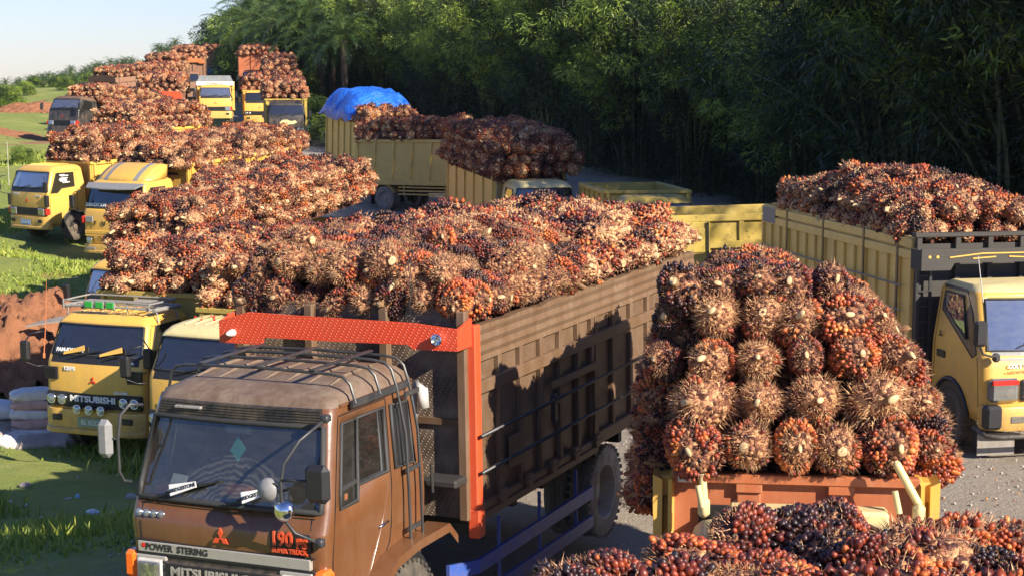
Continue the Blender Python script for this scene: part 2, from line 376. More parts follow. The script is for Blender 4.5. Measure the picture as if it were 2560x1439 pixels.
class Shell:
    def __init__(s, rings, bulge, ff, fs, nc=4):
        s.r = np.array(rings, float); s.bulge = bulge; s.ff = ff; s.fs = fs; s.nc = nc
    def par(s, z):
        return [float(np.interp(z, s.r[:, 0], s.r[:, k])) for k in (1, 2, 3, 4)]
    def front(s, t, z, off=0.0):
        xf, xr, hw, rc = s.par(z); yl = hw - rc; y = t * yl
        dz = 0.02; a = s.par(z + dz)[0]; b = s.par(z - dz)[0]
        n = Vector((2 * dz, 0, -(a - b))).normalized()
        return Vector((xf - s.bulge * (y / hw) ** 2, y, z)) + n * off
    def fnorm(s, z):
        dz = 0.03; a = s.par(z + dz)[0]; b = s.par(z - dz)[0]
        return Vector((2 * dz, 0, -(a - b))).normalized()
    def side(s, f, z, sg=1, off=0.0):
        xf, xr, hw, rc = s.par(z); yl = hw - rc
        xs = xf - s.bulge * (yl / hw) ** 2 - rc
        return Vector((xs + (xr - xs) * f, sg * (hw + off), z))
    def ring(s, i):
        z, xf, xr, hw, rc = s.r[i]; yl = hw - rc; xs = xf - s.bulge * (yl / hw) ** 2 - rc
        P = [(xs + (xr - xs) * f, -hw) for f in reversed(s.fs)]
        for k in range(1, s.nc):
            a = -PI / 2 + PI / 2 * k / s.nc; P.append((xs + rc * math.cos(a), -yl + rc * math.sin(a)))
        P += [(xf - s.bulge * (t * yl / hw) ** 2, t * yl) for t in s.ff]
        for k in range(1, s.nc):
            a = PI / 2 * k / s.nc; P.append((xs + rc * math.cos(a), yl + rc * math.sin(a)))
        P += [(xs + (xr - xs) * f, hw) for f in s.fs]
        P += [(xr, hw * .4), (xr, -hw * .4)]
        return [Vector((x, y, z)) for x, y in P]
    def build(s, parent, matbody, matroof, zroof, wrows, sidewin=(), zfront_open=None, name='cab_body'):
        """wrows: ring index pair of the windscreen; sidewin: list of (r0, r1, f0, f1) grid openings"""
        nS = len(s.fs); c0 = nS + s.nc - 1 - 1 + 1; nF = len(s.ff)
        rg = [s.ring(i) for i in range(len(s.r))]; N = len(rg[0])
        skip = set()
        wc = list(range(c0 - 1, c0 + nF))          # windscreen columns: the front plus half of each corner
        wc = [c0 - 1] + list(range(c0, c0 + nF - 1)) + [c0 + nF - 1]
        for r in range(wrows[0], wrows[1]):
            for c in wc: skip.add((r, c))
        panes = []
        for (r0, r1, f0, f1) in sidewin:
            cl = c0 + nF - 1 + s.nc
            for r in range(r0, r1):
                for k in range(f0, f1):
                    skip.add((r, cl + k)); skip.add((r, nS - 2 - k))
        mb = MB(); vs = [p for q in rg for p in q]; F = []; mi = []
        for r in range(len(rg) - 1):
            for c in range(N):
                if (r, c) in skip: continue
                F.append((r * N + c, r * N + (c + 1) % N, (r + 1) * N + (c + 1) % N, (r + 1) * N + c)); mi.append(1 if s.r[r][0] >= zroof else 0)
        top = len(vs); vs.append(sum(rg[-1], Vector()) / N + Vector((0, 0, .012)))
        for c in range(N): F.append(((len(rg) - 1) * N + c, (len(rg) - 1) * N + (c + 1) % N, top)); mi.append(1)
        mb.add(vs, F); mb.m = mi
        o = mb.build(name, [matbody, matroof], parent, auto=35)
        sd = o.modifiers.new('thick', 'SOLIDIFY'); sd.thickness = 0.03; sd.offset = -1
        # windscreen pane + seal
        def pane(cells_r, cols, glassm, pname, sg=None, seal=0.018, off=0.012):
            cs = list(cols) + [cols[-1] + 1]; ctr = Vector((-0.9, 0, 1.6))
            g = MB(); grid = []
            for r in range(cells_r[0], cells_r[1] + 1):
                row = []
                for c in cs:
                    p = rg[r][c % N].copy(); d = Vector((p.x - (-0.9), p.y, 0)).normalized(); row.append(p - d * off)
                grid.append(row)
            nn = len(cs); vv = [p for row in grid for p in row]
            ff = [(i * nn + j, i * nn + j + 1, (i + 1) * nn + j + 1, (i + 1) * nn + j) for i in range(len(grid) - 1) for j in range(nn - 1)]
            g.add(vv, ff); po = g.build(pname, glassm, parent, smooth=True)
            loop = [grid[0][j] for j in range(nn)] + [grid[i][-1] for i in range(1, len(grid))] + [grid[-1][j] for j in range(nn - 2, -1, -1)] + [grid[i][0] for i in range(len(grid) - 2, 0, -1)]
            loop = [p + Vector((p.x + .9, p.y, 0)).normalized() * (off + .004) for p in loop]
            # round the corners a little
            t = MB(); t.tube(loop, seal, 5, closed=True); t.build('window_seal', M['rubber'], po, smooth=True)
            return po
        s.pane = pane; s.wc = wc; s.c0 = c0; s.nF = nF; s.nS = nS
        return o

def interior(sh, parent, zf, zs, big=False):
    """floor, dashboard, seats and wheel inside the cab"""
    xf, xr, hw, rc = sh.par(zs); m = MB()
    m.box(xr + .06, xf - .12, -hw + .06, hw - .06, zf, zf + .06)
    m.cbox(xf - .42, xf - .08, -hw + .07, hw - .07, zf + .06, zs - .04, .05)
    m.box(xr + .045, xr + .07, -hw + .07, hw - .07, zf, zs + .15)
    m.build('dashboard', M['interior'], parent)
    st = MB()
    for y in (-hw * .5, hw * .5):
        st.cbox(xr + .12, xr + .62, y - .26, y + .26, zf + .06, zf + .42, .05)
        st.cbox(xr + .10, xr + .24, y - .25, y + .25, zf + .42, zs + .32, .05)
    st.build('seat', M['seat'], parent)
    wv = MB(); cx = xf - .55; cy = -hw * .5; cz = zs - .02
    pts = []
    for k in range(20):
        a = 2 * PI * k / 20; pts.append((cx + .20 * math.sin(a) * .55, cy + .21 * math.cos(a), cz + .20 * math.sin(a) * .8))
    wv.tube(pts, .016, 5, closed=True); wv.tube([(cx, cy, cz), (cx + .2, cy, cz - .35)], .025, 6); wv.tube([pts[0], (cx, cy, cz), pts[10]], .012, 5)
    wv.build('steering_wheel', M['black'], parent)

def wheel(parent, x, y, r, wd, out=1, mt='tyre', mr='rim', dual=False, dish=0.05, z=None, name='wheel'):
    z = r if z is None else z
    ty = MB(); h = wd / 2; n = 40
    prof = [(-h, r * .60), (-h * 1.06, r * .72), (-h * 1.05, r * .86), (-h * .9, r * .955), (-h * .78, r), (-h * .3, r), (-h * .24, r * .975), (-h * .1, r * .975), (-h * .05, r), (h * .05, r), (h * .1, r * .975), (h * .24, r * .975),
            (h * .3, r), (h * .78, r), (h * .9, r * .955), (h * 1.05, r * .86), (h * 1.06, r * .72), (h, r * .60)]
    ty.lathe(prof, (x, y, z), (0, out, 0), n)
    for k in range(36):       # tread blocks on the shoulders
        a = 2 * PI * k / 36
        for sg in (-1, 1):
            ca, sa = math.cos(a), math.sin(a)
            p = Vector((x + ca * r * .985, y + sg * h * .84, z + sa * r * .985)); t = Vector((-sa, 0, ca)) * r * .035; u = Vector((ca, 0, sa)) * r * .03; q = Vector((0, h * .2, 0))
            v8 = [p + a_ * t + b_ * u + c_ * q for a_ in (-1, 1) for b_ in (-1, 1) for c_ in (-1, 1)]
            ty.add(v8, [(0, 1, 3, 2), (4, 6, 7, 5), (0, 4, 5, 1), (2, 3, 7, 6), (0, 2, 6, 4), (1, 5, 7, 3)])
    if dual: ty.lathe(prof, (x, y - out * (wd * 1.12), z), (0, out, 0), n)
    hb = MB(); d = dish
    hb.lathe([(h * .98, r * .61), (h * .9, r * .57), (h * .55 - d, r * .54), (h * .45 - d, r * .42), (h * .6 - d, r * .30), (h * .6 - d, r * .22), (h * .95 - d, r * .20), (h * 1.0 - d, r * .12), (h * 1.0 - d, 0)], (x, y, z), (0, out, 0), 32)
    for k in range(8):
        a = 2 * PI * k / 8 + .2
        hb.lathe([(h * .55 - d, .016), (h * .8 - d, .016), (h * .8 - d, 0)], (x + math.cos(a) * r * .33, y, z + math.sin(a) * r * .33), (0, out, 0), 6)
    wo = hb.build(name, M[mr], parent, auto=40)
    ty.build('tyre', M[mt], wo, auto=40)
    return wo

def chassis(parent, x0, x1, z=.72, w=.42, tank=True):
    m = MB()
    for s in (-1, 1): m.box(x1, x0, s * w - .04, s * w + .04, z - .1, z + .1)
    for k in range(5):
        x = x0 + (x1 - x0) * (k + .5) / 5; m.box(x - .04, x + .04, -w, w, z - .06, z + .06)
    if tank:
        m.cbox(x0 - .9, x0 - .25, .55, .9, z - .35, z + .02, .06); m.cbox(x0 - .7, x0 - .3, -.85, -.55, z - .3, z, .04)
    m.build('chassis', M['chassis'], parent)

def bumper_bar(parent, hw, z0, z1, x=.06, mat='yellow', corner=.1, lip=True, slots=(), slotmat='black'):
    m = MB(); pts = []
    for t in range(-8, 9):
        y = t / 8 * hw; e = max(0, abs(y) - (hw - corner * 2.2)) / (corner * 2.2); pts.append((x - .02 * (y / hw) ** 2 - corner * e * e, y))
    n = len(pts); vs = []; fs = []
    prof = [(-.10, z0), (0, z0), (.012, z0 + .03), (.012, z1 - .03), (0, z1), (-.10, z1)]
    if lip: prof = [(-.10, z0), (.035, z0), (.045, z0 + .03), (.035, z0 + .075), (.008, z0 + .095), (.008, z1 - .03), (0, z1), (-.10, z1)]
    for (px, py) in pts:
        for (dx, z) in prof: vs.append((px + dx, py, z))
    k = len(prof)
    for i in range(n - 1):
        for j in range(k - 1): fs.append((i * k + j, i * k + j + 1, (i + 1) * k + j + 1, (i + 1) * k + j))
    fs.append(tuple(range(k))); fs.append(tuple((n - 1) * k + j for j in range(k - 1, -1, -1)))
    m.add(vs, fs); o = m.build('bumper', M[mat], parent, auto=35)
    if slots:
        for (ya, yb, za, zb) in slots: q = MB(); q.cbox(x, x + .02, ya, yb, za, zb, .008); q.build('bumper_slot', M[slotmat], o)
    return o

def lamp_rect(parent, x, y, z, w, h, rim='silver'):
    m = MB(); m.cbox(x - .06, x, y - w / 2 - .02, y + w / 2 + .02, z - h / 2 - .02, z + h / 2 + .02, .012)
    o = m.build('headlight', M[rim], parent)
    g = MB(); g.cbox(x - .01, x + .015, y - w / 2, y + w / 2, z - h / 2, z + h / 2, .012); g.build('lens', M['lamp'], o, smooth=False)
    r = MB(); r.lathe([(0.0, w * .16), (.012, w * .15), (.013, 0)], (x - .002, y, z), (1, 0, 0), 16); r.build('reflector', M['chrome'], o)
    return o

def lamp_round(parent, x, y, z, r, rim='chrome', face='lamp', name='headlight', axis=(1, 0, 0)):
    m = MB(); m.lathe([(-.06, r * .8), (0, r), (.012, r * 1.0), (.014, r * .86), (-.01, r * .55), (-.02, 0)], (x, y, z), axis, 20)
    o = m.build(name, M[rim], parent, smooth=True)
    g = MB(); g.lathe([(.008, r * .86), (.022, r * .6), (.030, r * .3), (.032, 0)], (x, y, z), axis, 20); g.build('lens', M[face], o, smooth=True)
    return o

def diamonds(parent, c, n, size, mat, up=(0, 0, 1)):
    """three lozenges meeting at a point"""
    n = Vector(n).normalized(); up = Vector(up); up = (up - n * up.dot(n)).normalized(); rt = up.cross(n)
    m = MB()
    for a in (90, 210, 330):
        d = rt * math.cos(R(a)) + up * math.sin(R(a)); p = rt * math.cos(R(a + 90)) + up * math.sin(R(a + 90)); c0 = Vector(c) + d * size * .03
        m.prism([c0, c0 + d * size * .5 + p * size * .27, c0 + d * size, c0 + d * size * .5 - p * size * .27], n * .012)
    return m.build('emblem', mat, parent)

def mirror(parent, sg, hw, x, z, out=.32, h=.34, w=.2, arm='black', mat='black', drop=.0, zarm=None):
    y = sg * (hw + out); m = MB()
    z0 = z - h / 2
    m.tube([(x - .1, sg * hw, z + (zarm or .3)), (x + .02, sg * (hw + out * .6), z + (zarm or .3) * .9), (x + .04, y, z + h * .5), (x + .04, y, z - h * .6), (x - .02, sg * (hw + out * .4), z - h * .8), (x - .1, sg * hw, z - h * .8)], .012, 6)
    o = m.build('mirror_arm', M[arm], parent, smooth=True)
    b = MB(); b.cbox(x + .03, x + .11, y - w / 2, y + w / 2, z0, z0 + h, .03); b.build('mirror', M[mat], o, smooth=False)
    g = MB(); g.box(x + .024, x + .028, y - w * .42, y + w * .42, z0 + .02, z0 + h - .02); g.build('mirror_glass', M['chrome'], o)
    return o

def wiper(parent, sh, t0, z0, t1, z1, mat='black'):
    m = MB(); a = sh.front(t0, z0, .03); b = sh.front(t1, z1, .03); c = sh.front(t0 + (t1 - t0) * .35, z0 + (z1 - z0) * .35, .045)
    m.tube([a, c, b], .009, 5); d = (b - a)
    e0 = sh.front(t1 - (t1 - t0) * .75, z1 - (z1 - z0) * .75 + .02, .02); e1 = sh.front(t1 + (t1 - t0) * .15, z1 + (z1 - z0) * .12, .02)
    m.tube([e0, e1], .008, 5)
    return m.build('wiper', M[mat], parent)

def side_patch(sh, parent, poly, sg, mat, name='side_window', off=.006, th=.006, seal=True, smat='rubber', sr=.013):
    pts = [sh.side(f, z, sg, off) for f, z in poly]
    m = MB(); c = sum(pts, Vector()) / len(pts); vs = [p + Vector((0, sg * th, 0)) for p in pts] + [c + Vector((0, sg * th, 0))]
    n = len(pts); m.add(vs, [(i, (i + 1) % n, n) for i in range(n)])
    m.add([p for p in pts] + [p + Vector((0, sg * th, 0)) for p in pts], [(i, (i + 1) % n, n + (i + 1) % n, n + i) for i in range(n)])
    o = m.build(name, mat, parent)
    if seal:
        t = MB(); t.tube([p + Vector((0, sg * th, 0)) for p in pts], sr, 5, closed=True); t.build('window_seal', M[smat], o, smooth=True)
    return o

CANTER = [(.48, -.10, -1.40, .84, .10), (.62, -.05, -1.47, .88, .10), (.82, -.03, -1.5, .90, .10), (1.08, -.01, -1.5, .915, .10), (1.5, -.03, -1.5, .92, .10), (1.58, -.055, -1.5, .915, .10),
          (1.66, -.09, -1.5, .905, .10), (2.12, -.27, -1.46, .84, .10), (2.18, -.31, -1.45, .82, .13), (2.25, -.40, -1.40, .76, .16), (2.29, -.55, -1.3, .66, .16)]

def canter_cab(t, mat='yellow', roof=None, glassf='glass_dark', front='new', winpoly=None, detail=2, mirrors=True, grille='black', sidedark='glass_dark'):
    """small forward-control cab; every panel is a part of the truck t"""
    roof = roof or mat
    sh = Shell(CANTER, .05, [-1, -.5, 0, .5, 1], [0, .07, .3, .7, .78, 1])
    sh.build(t, M[mat], M[roof], 2.12, (6, 7))
    sh.pane((6, 7), sh.wc, M[glassf], 'windscreen')
    if detail: interior(sh, t, .95, 1.62)
    else:
        m = MB(); m.box(-1.4, -.3, -.8, .8, 1.0, 1.7); m.build('dashboard', M['interior'], t)
    cw = MB()       # black cowl strip under the glass
    P0 = [sh.front(a, 1.53, .004) for a in (-1, -.5, 0, .5, 1)]; P1 = [sh.front(a, 1.655, .004) for a in (-1, -.5, 0, .5, 1)]
    cw.add(P0 + P1, [(i, i + 1, 6 + i, 5 + i) for i in range(4)]); cw.build('cowl', M['black'], t)
    poly = winpoly or [(.03, 1.50), (.22, 1.50), (.32, 1.62), (.70, 1.64), (.70, 2.06), (.10, 2.08)]
    for sg in (-1, 1):
        side_patch(sh, t, poly, sg, M[sidedark])
        dm = MB()
        for f in (.0, .76): dm.tube([sh.side(f + .005, z, sg, .001) for z in (.62, 1.0, 1.5, 2.1)], .006, 4)
        dm.build('door_seam', M['black'], t)
        hd = MB(); hd.cbox(*[v for v in (sh.side(.66, 1.3).x - .05, sh.side(.66, 1.3).x + .05)], sg * .915, sg * .935, 1.28, 1.32, .008); hd.build('door_handle', M['black'], t)
        ar = MB(); xc = -1.02; pts = [(xc + math.cos(a) * .49, sg * .926, .42 + math.sin(a) * .49) for a in [PI * k / 14 for k in range(15)]]
        ar.add([(xc, sg * .926, .42)] + pts, [(0, k, k + 1) for k in range(1, 15)])
        ao = ar.build('wheel_arch', M['black'], t)
        al = MB(); al.tube(pts, .022, 5); al.build('arch_lip', M['black'], ao, smooth=True)
        wheel(t, xc, sg * .86, .40, .2, sg, mr='rimdark', dish=.0)
        if mirrors: mirror(t, sg, .9, .08, 1.72, .24, .32, .17)
        if detail > 1:
            gu = MB(); gu.tube([sh.side(f, 2.135, sg, .012) for f in (.0, .3, .6, 1.0)], .014, 5); gu.build('rain_gutter', M[roof], t)
    rb = MB()       # pressed roof ribs
    for k in range(-3, 4):
        y = k * .17; rb.tube([(-.50, y, 2.285), (-.75, y, 2.302), (-1.25, y, 2.302)], [.006, .016, .012], 6)
    rb.build('roof_rib', M[roof], t, smooth=True)
    wiper(t, sh, -.55, 1.60, .05, 1.72); wiper(t, sh, .25, 1.60, .85, 1.72)
    return sh

def canter_front(t, sh, kind='round', mat='yellow', title=None, badge=None, badge2=None, emblem='red', plate=None, plate_mat='plategreen', fog=False, bump='yellow', seed=0):
    x = sh.front(0, .95).x
    g = MB()
    for k in range(9): g.box(x - .02, x + .02 + .004 * (k % 2), -.5, .5, .845 + k * .024, .845 + k * .024 + .014)
    g.cbox(x - .08, x + .012, -.88, .88, .83, 1.075, .02)
    g.build('grille', M['black'], t)
    if kind == 'round':
        for y in (-.77, -.57, .57, .77): lamp_round(t, x + .03, y, .955, .082)
    else:
        for y in (-.66, .66): lamp_rect(t, x + .03, y, .945, .26, .17)
        for y in (-.86, .86):
            q = MB(); q.cbox(x - .14, x + .02, y - .055, y + .055, .86, 1.05, .015); q.build('turn_signal', M['redlens' if kind == 'rect' else 'amber'], t)
    if title: text_mesh('lettering', title, .135, M['white'], t, (x + .028, 0, .975), (0, 1, 0), (0, 0, 1), .012, sx=1.25, bold=.004)
    if emblem: diamonds(t, sh.front(0, 1.27, .004), sh.fnorm(1.27), .065, M[emblem if emblem != 'red' else 'redlens'])
    for (bd, tt, zz, sz) in (badge or []): text_mesh('badge', bd, sz, M['white'], t, sh.front(tt, zz, .006), (0, 1, 0), (0, 0, 1), .008, bold=.003)
    o = bumper_bar(t, .92, .42, .80, .04, bump, slots=((-.74, -.56, .62, .72), (.56, .74, .62, .72)))
    if plate:
        p = MB(); p.cbox(.085, .10, -.24, .24, .54, .70, .01); po = p.build('number_plate', M[plate_mat], t)
        text_mesh('plate_text', plate, .10, M['white'], po, (.102, 0, .62), (0, 1, 0), (0, 0, 1), .003)
    if fog:
        for y in (-.22, 0, .22): lamp_round(t, .12, y, .83, .075, name='fog_lamp')

def tailwheels(t, x, hw, r=.4, mr='rimdark', mt='tyre', flap=True, fmat='yellow'):
    for sg in (-1, 1):
        wheel(t, x, sg * (hw - .12), r, .19, sg, dual=True, mr=mr, mt=mt, dish=.06)
        f = MB(); pts = [(x + math.cos(a) * (r + .12), r + math.sin(a) * (r + .1)) for a in [R(25) + (PI - R(50)) * k / 8 for k in range(9)]]
        for k in range(8):
            (xa, za), (xb, zb) = pts[k], pts[k + 1]
            f.add([(xa, sg * (hw + .02), za), (xb, sg * (hw + .02), zb), (xb, sg * (hw - .42), zb), (xa, sg * (hw - .42), za)], [(0, 1, 2, 3)])
            f.add([(xa, sg * (hw + .02), za), (xb, sg * (hw + .02), zb), (xb, sg * (hw + .02), zb - .05), (xa, sg * (hw + .02), za - .05)], [(0, 1, 2, 3)])
        f.build('mudguard', M[fmat], t)
        if flap:
            q = MB(); q.box(x - r - .16, x - r - .14, sg * (hw - .02), sg * (hw - .44), .2, .95); q.build('mud_flap', M['black'], t)

def side_rail(t, x0, x1, hw, mat='yellow', n=3, z=.55):
    for sg in (-1, 1):
        m = MB()
        for k in range(n): m.box(x0, x1, sg * hw, sg * (hw - .03), z + k * .12, z + k * .12 + .05)
        for x in (x0 - (x0 - x1) * .1, x1 + (x0 - x1) * .1): m.box(x - .02, x + .02, sg * (hw - .03), sg * (hw - .06), z - .02, z + n * .12 + .12)
        m.build('side_guard', M[mat], t)

def dump_body(t, x0, L, W, z0, z1, mat='yellow', ribs=6, slant=False, head=.0, canopy=0, floor_mat=None, rail=True, inner=None, ribw=.07):
    """steel tipper body: x0 = front, running back L"""
    hw = W / 2; mt = M[mat]
    for sg in (-1, 1):
        m = MB(); m.box(x0, x0 - L, sg * (hw - .03), sg * hw, z0, z1)
        m.cbox(x0 + .004, x0 - L - .004, sg * (hw - .045), sg * (hw + .055), z1 - .09, z1 + .012, .01)
        m.cbox(x0 + .002, x0 - L - .002, sg * (hw - .02), sg * (hw + .06), z0 - .06, z0 + .09, .01)
        for k in range(ribs + 1):
            xx = x0 - .05 - (L - .1) * k / ribs; dx = .0
            if slant and 0 < k < ribs: dx = -.14
            ww = ribw
            vs = [(xx - ww / 2 + dx, sg * hw, z0 + .09), (xx + ww / 2 + dx, sg * hw, z0 + .09), (xx + ww / 2, sg * hw, z1 - .09), (xx - ww / 2, sg * hw, z1 - .09)]
            m.prism(vs, (0, sg * .05, 0))
        m.build('side_panel', mt, t)
    h = MB(); zh = z1 + head
    h.box(x0, x0 + .03, -hw, hw, z0, zh)
    for k in range(4):
        y = -hw + .06 + (W - .12) * k / 3; h.cbox(x0 + .03, x0 + .09, y - .04, y + .04, z0 - .05, zh - .06, .008)
    h.cbox(x0 - .02, x0 + .11, -hw - .04, hw + .04, zh - .07, zh + .01, .01)
    h.cbox(x0 + .03, x0 + .07, -hw + .02, hw - .02, (z0 + zh) / 2 - .04, (z0 + zh) / 2 + .04, .008)
    h.build('headboard', M[inner] if inner else mt, t)
    if canopy:
        c = MB(); c.prism([(x0 + .10, -hw, zh - .005), (x0 + .10, hw, zh - .005), (x0 + canopy, hw - .06, zh + .06), (x0 + canopy, -hw + .06, zh + .06)], (0, 0, .03))
        for y in (-hw + .03, hw - .03): c.prism([(x0 + .10, y, zh - .45), (x0 + .10, y, zh), (x0 + canopy, y * .97, zh + .055)], (0, .02, 0))
        c.build('cab_guard', mt, t)
    g = MB(); g.box(x0 - L, x0 - L - .03, -hw, hw, z0, z1)
    for k in range(5):
        y = -hw + .08 + (W - .16) * k / 4; g.cbox(x0 - L - .03, x0 - L - .08, y - .035, y + .035, z0, z1, .008)
    g.build('tailgate', mt, t)
    f = MB(); f.box(x0, x0 - L, -hw + .03, hw - .03, z0 - .02, z0 + .03)
    for k in range(6): x = x0 - .2 - (L - .4) * k / 5; f.box(x - .04, x + .04, -hw + .02, hw - .02, z0 - .12, z0 - .02)
    f.box(x0, x0 - L, -.48, -.38, z0 - .22, z0 - .12); f.box(x0, x0 - L, .38, .48, z0 - .22, z0 - .12)
    f.build('floor', M[floor_mat or 'chassis'], t)

def high_body(t, x0, L, W, z0, z1, mat='brown_far', panel=None, posts=9, fposts=3, head=.15, rails=(.0,), band=.28):
    """high-sided fixed body with outside posts, a wide top band and a header"""
    hw = W / 2; pm_ = M[panel or mat]
    for sg in (-1, 1):
        m = MB(); m.box(x0, x0 - L, sg * (hw - .03), sg * hw, z0, z1, 0)
        m.cbox(x0, x0 - L, sg * (hw + .0), sg * (hw + .06), z1 - band, z1 + .01, .008, 1)
        m.cbox(x0, x0 - L, sg * (hw + .0), sg * (hw + .065), z0 + (z1 - z0) * .62, z0 + (z1 - z0) * .70, .008, 1)
        m.cbox(x0, x0 - L, sg * (hw + .0), sg * (hw + .07), z0 - .05, z0 + .12, .008, 1)
        for k in range(posts + 1):
            x = x0 - .04 - (L - .08) * k / posts; m.cbox(x - .045, x + .045, sg * hw, sg * (hw + .05), z0 + .12, z1 - band, .006, 1)
        for z in rails:
            if z: m.box(x0, x0 - L, sg * (hw + .05), sg * (hw + .068), z, z + .03, 1)
        m.build('side_panel', [pm_, M[mat]], t)
    h = MB(); h.box(x0, x0 + .03, -hw, hw, z0, z1 + head, 0)
    for k in range(fposts + 1):
        y = -hw + .05 + (W - .1) * k / fposts; h.cbox(x0 + .03, x0 + .1, y - .05, y + .05, z0, z1 + head + .01, .008, 1)
    h.build('front_board', [pm_, M[mat]], t)
    g = MB(); g.box(x0 - L, x0 - L - .04, -hw, hw, z0, z1); g.build('tailgate', M[mat], t)
    f = MB(); f.box(x0, x0 - L, -hw + .03, hw - .03, z0 - .02, z0 + .04)
    f.box(x0, x0 - L, -.5, -.4, z0 - .24, z0 - .02); f.box(x0, x0 - L, .4, .5, z0 - .24, z0 - .02)
    f.build('floor', M['chassis'], t)

def header(t, x, W, z, h, mat='red', depth=.28, arch=.06, notch=.08, name='header_board'):
    hw = W / 2 + .02; m = MB()
    top = [(-hw, z + h * .8), (-hw + .28, z + h + arch * .6), (0, z + h + arch), (hw - .28, z + h + arch * .6), (hw, z + h * .8)]
    bot = [(hw, z), (hw - .42, z), (hw - .46, z + notch), (-hw + .46, z + notch), (-hw + .42, z), (-hw, z)]
    m.prism([(x, y, zz) for y, zz in top + bot], (-.025, 0, 0))
    for sg in (-1, 1): m.prism([(x - .025, sg * hw, z), (x - .025, sg * hw, z + h * .8), (x - depth, sg * hw, z + h * .8), (x - depth, sg * hw, z)], (0, -sg * .02, 0))
    return m.build(name, M[mat], t)

# ------------------------------------------------------------------ palm fruit bunches
rng = np.random.default_rng(7)
def ico(sub=0):
    p = (1 + 5 ** .5) / 2
    v = np.array([(-1, p, 0), (1, p, 0), (-1, -p, 0), (1, -p, 0), (0, -1, p), (0, 1, p), (0, -1, -p), (0, 1, -p), (p, 0, -1), (p, 0, 1), (-p, 0, -1), (-p, 0, 1)], float)
    v /= np.linalg.norm(v, axis=1)[:, None]
    f = [(0, 11, 5), (0, 5, 1), (0, 1, 7), (0, 7, 10), (0, 10, 11), (1, 5, 9), (5, 11, 4), (11, 10, 2), (10, 7, 6), (7, 1, 8), (3, 9, 4), (3, 4, 2), (3, 2, 6), (3, 6, 8), (3, 8, 9), (4, 9, 5), (2, 4, 11), (6, 2, 10), (8, 6, 7), (9, 8, 1)]
    for _ in range(sub):
        v = v.tolist(); mid = {}; nf = []
        def mm(a, b):
            k = (min(a, b), max(a, b))
            if k not in mid:
                q = np.array(v[a]) + np.array(v[b]); q /= np.linalg.norm(q); mid[k] = len(v); v.append(q.tolist())
            return mid[k]
        for a, b, c in f:
            x, y, z = mm(a, b), mm(b, c), mm(c, a); nf += [(a, x, z), (b, y, x), (c, z, y), (x, y, z)]
        v = np.array(v); f = nf
    return np.array(v), np.array(f)
OCT = (np.array([(1, 0, 0), (-1, 0, 0), (0, 1, 0), (0, -1, 0), (0, 0, 1), (0, 0, -1)], float), np.array([(0, 2, 4), (2, 1, 4), (1, 3, 4), (3, 0, 4), (2, 0, 5), (1, 2, 5), (3, 1, 5), (0, 3, 5)]))
ICO0, ICO1 = ico(0), ico(1)

def basis(n):
    a = np.where(np.abs(n[:, 2:3]) < .9, np.array([[0, 0, 1.]]), np.array([[1., 0, 0]]))
    u = np.cross(n, a); u /= np.linalg.norm(u, axis=1)[:, None]; v = np.cross(n, u)
    return np.stack([u, v, n], 1)       # rows

def lump(p, ph, k=3.0):
    return (np.sin(p[:, 0] * k + ph[0]) + np.sin(p[:, 1] * k * 1.3 + ph[1]) + np.sin(p[:, 2] * k * .9 + ph[2]) + .6 * np.sin(p[:, 0] * k * 2.1 - p[:, 2] * k * 1.7 + ph[3])) / 3.0

#           ripeness mean, spread, straw share, spike length
STYLES = [('purplish black', .18, .24, .40, .036), ('deep red and orange', .60, .28, .38, .034), ('straw spiked', .42, .35, .80, .040), ('maroon', .38, .28, .45, .036),
          ('bright orange', .76, .22, .36, .032), ('mixed black and red', .36, .42, .45, .036), ('bristly tan', .5, .3, .98, .050), ('brown and orange', .62, .35, .68, .042)]

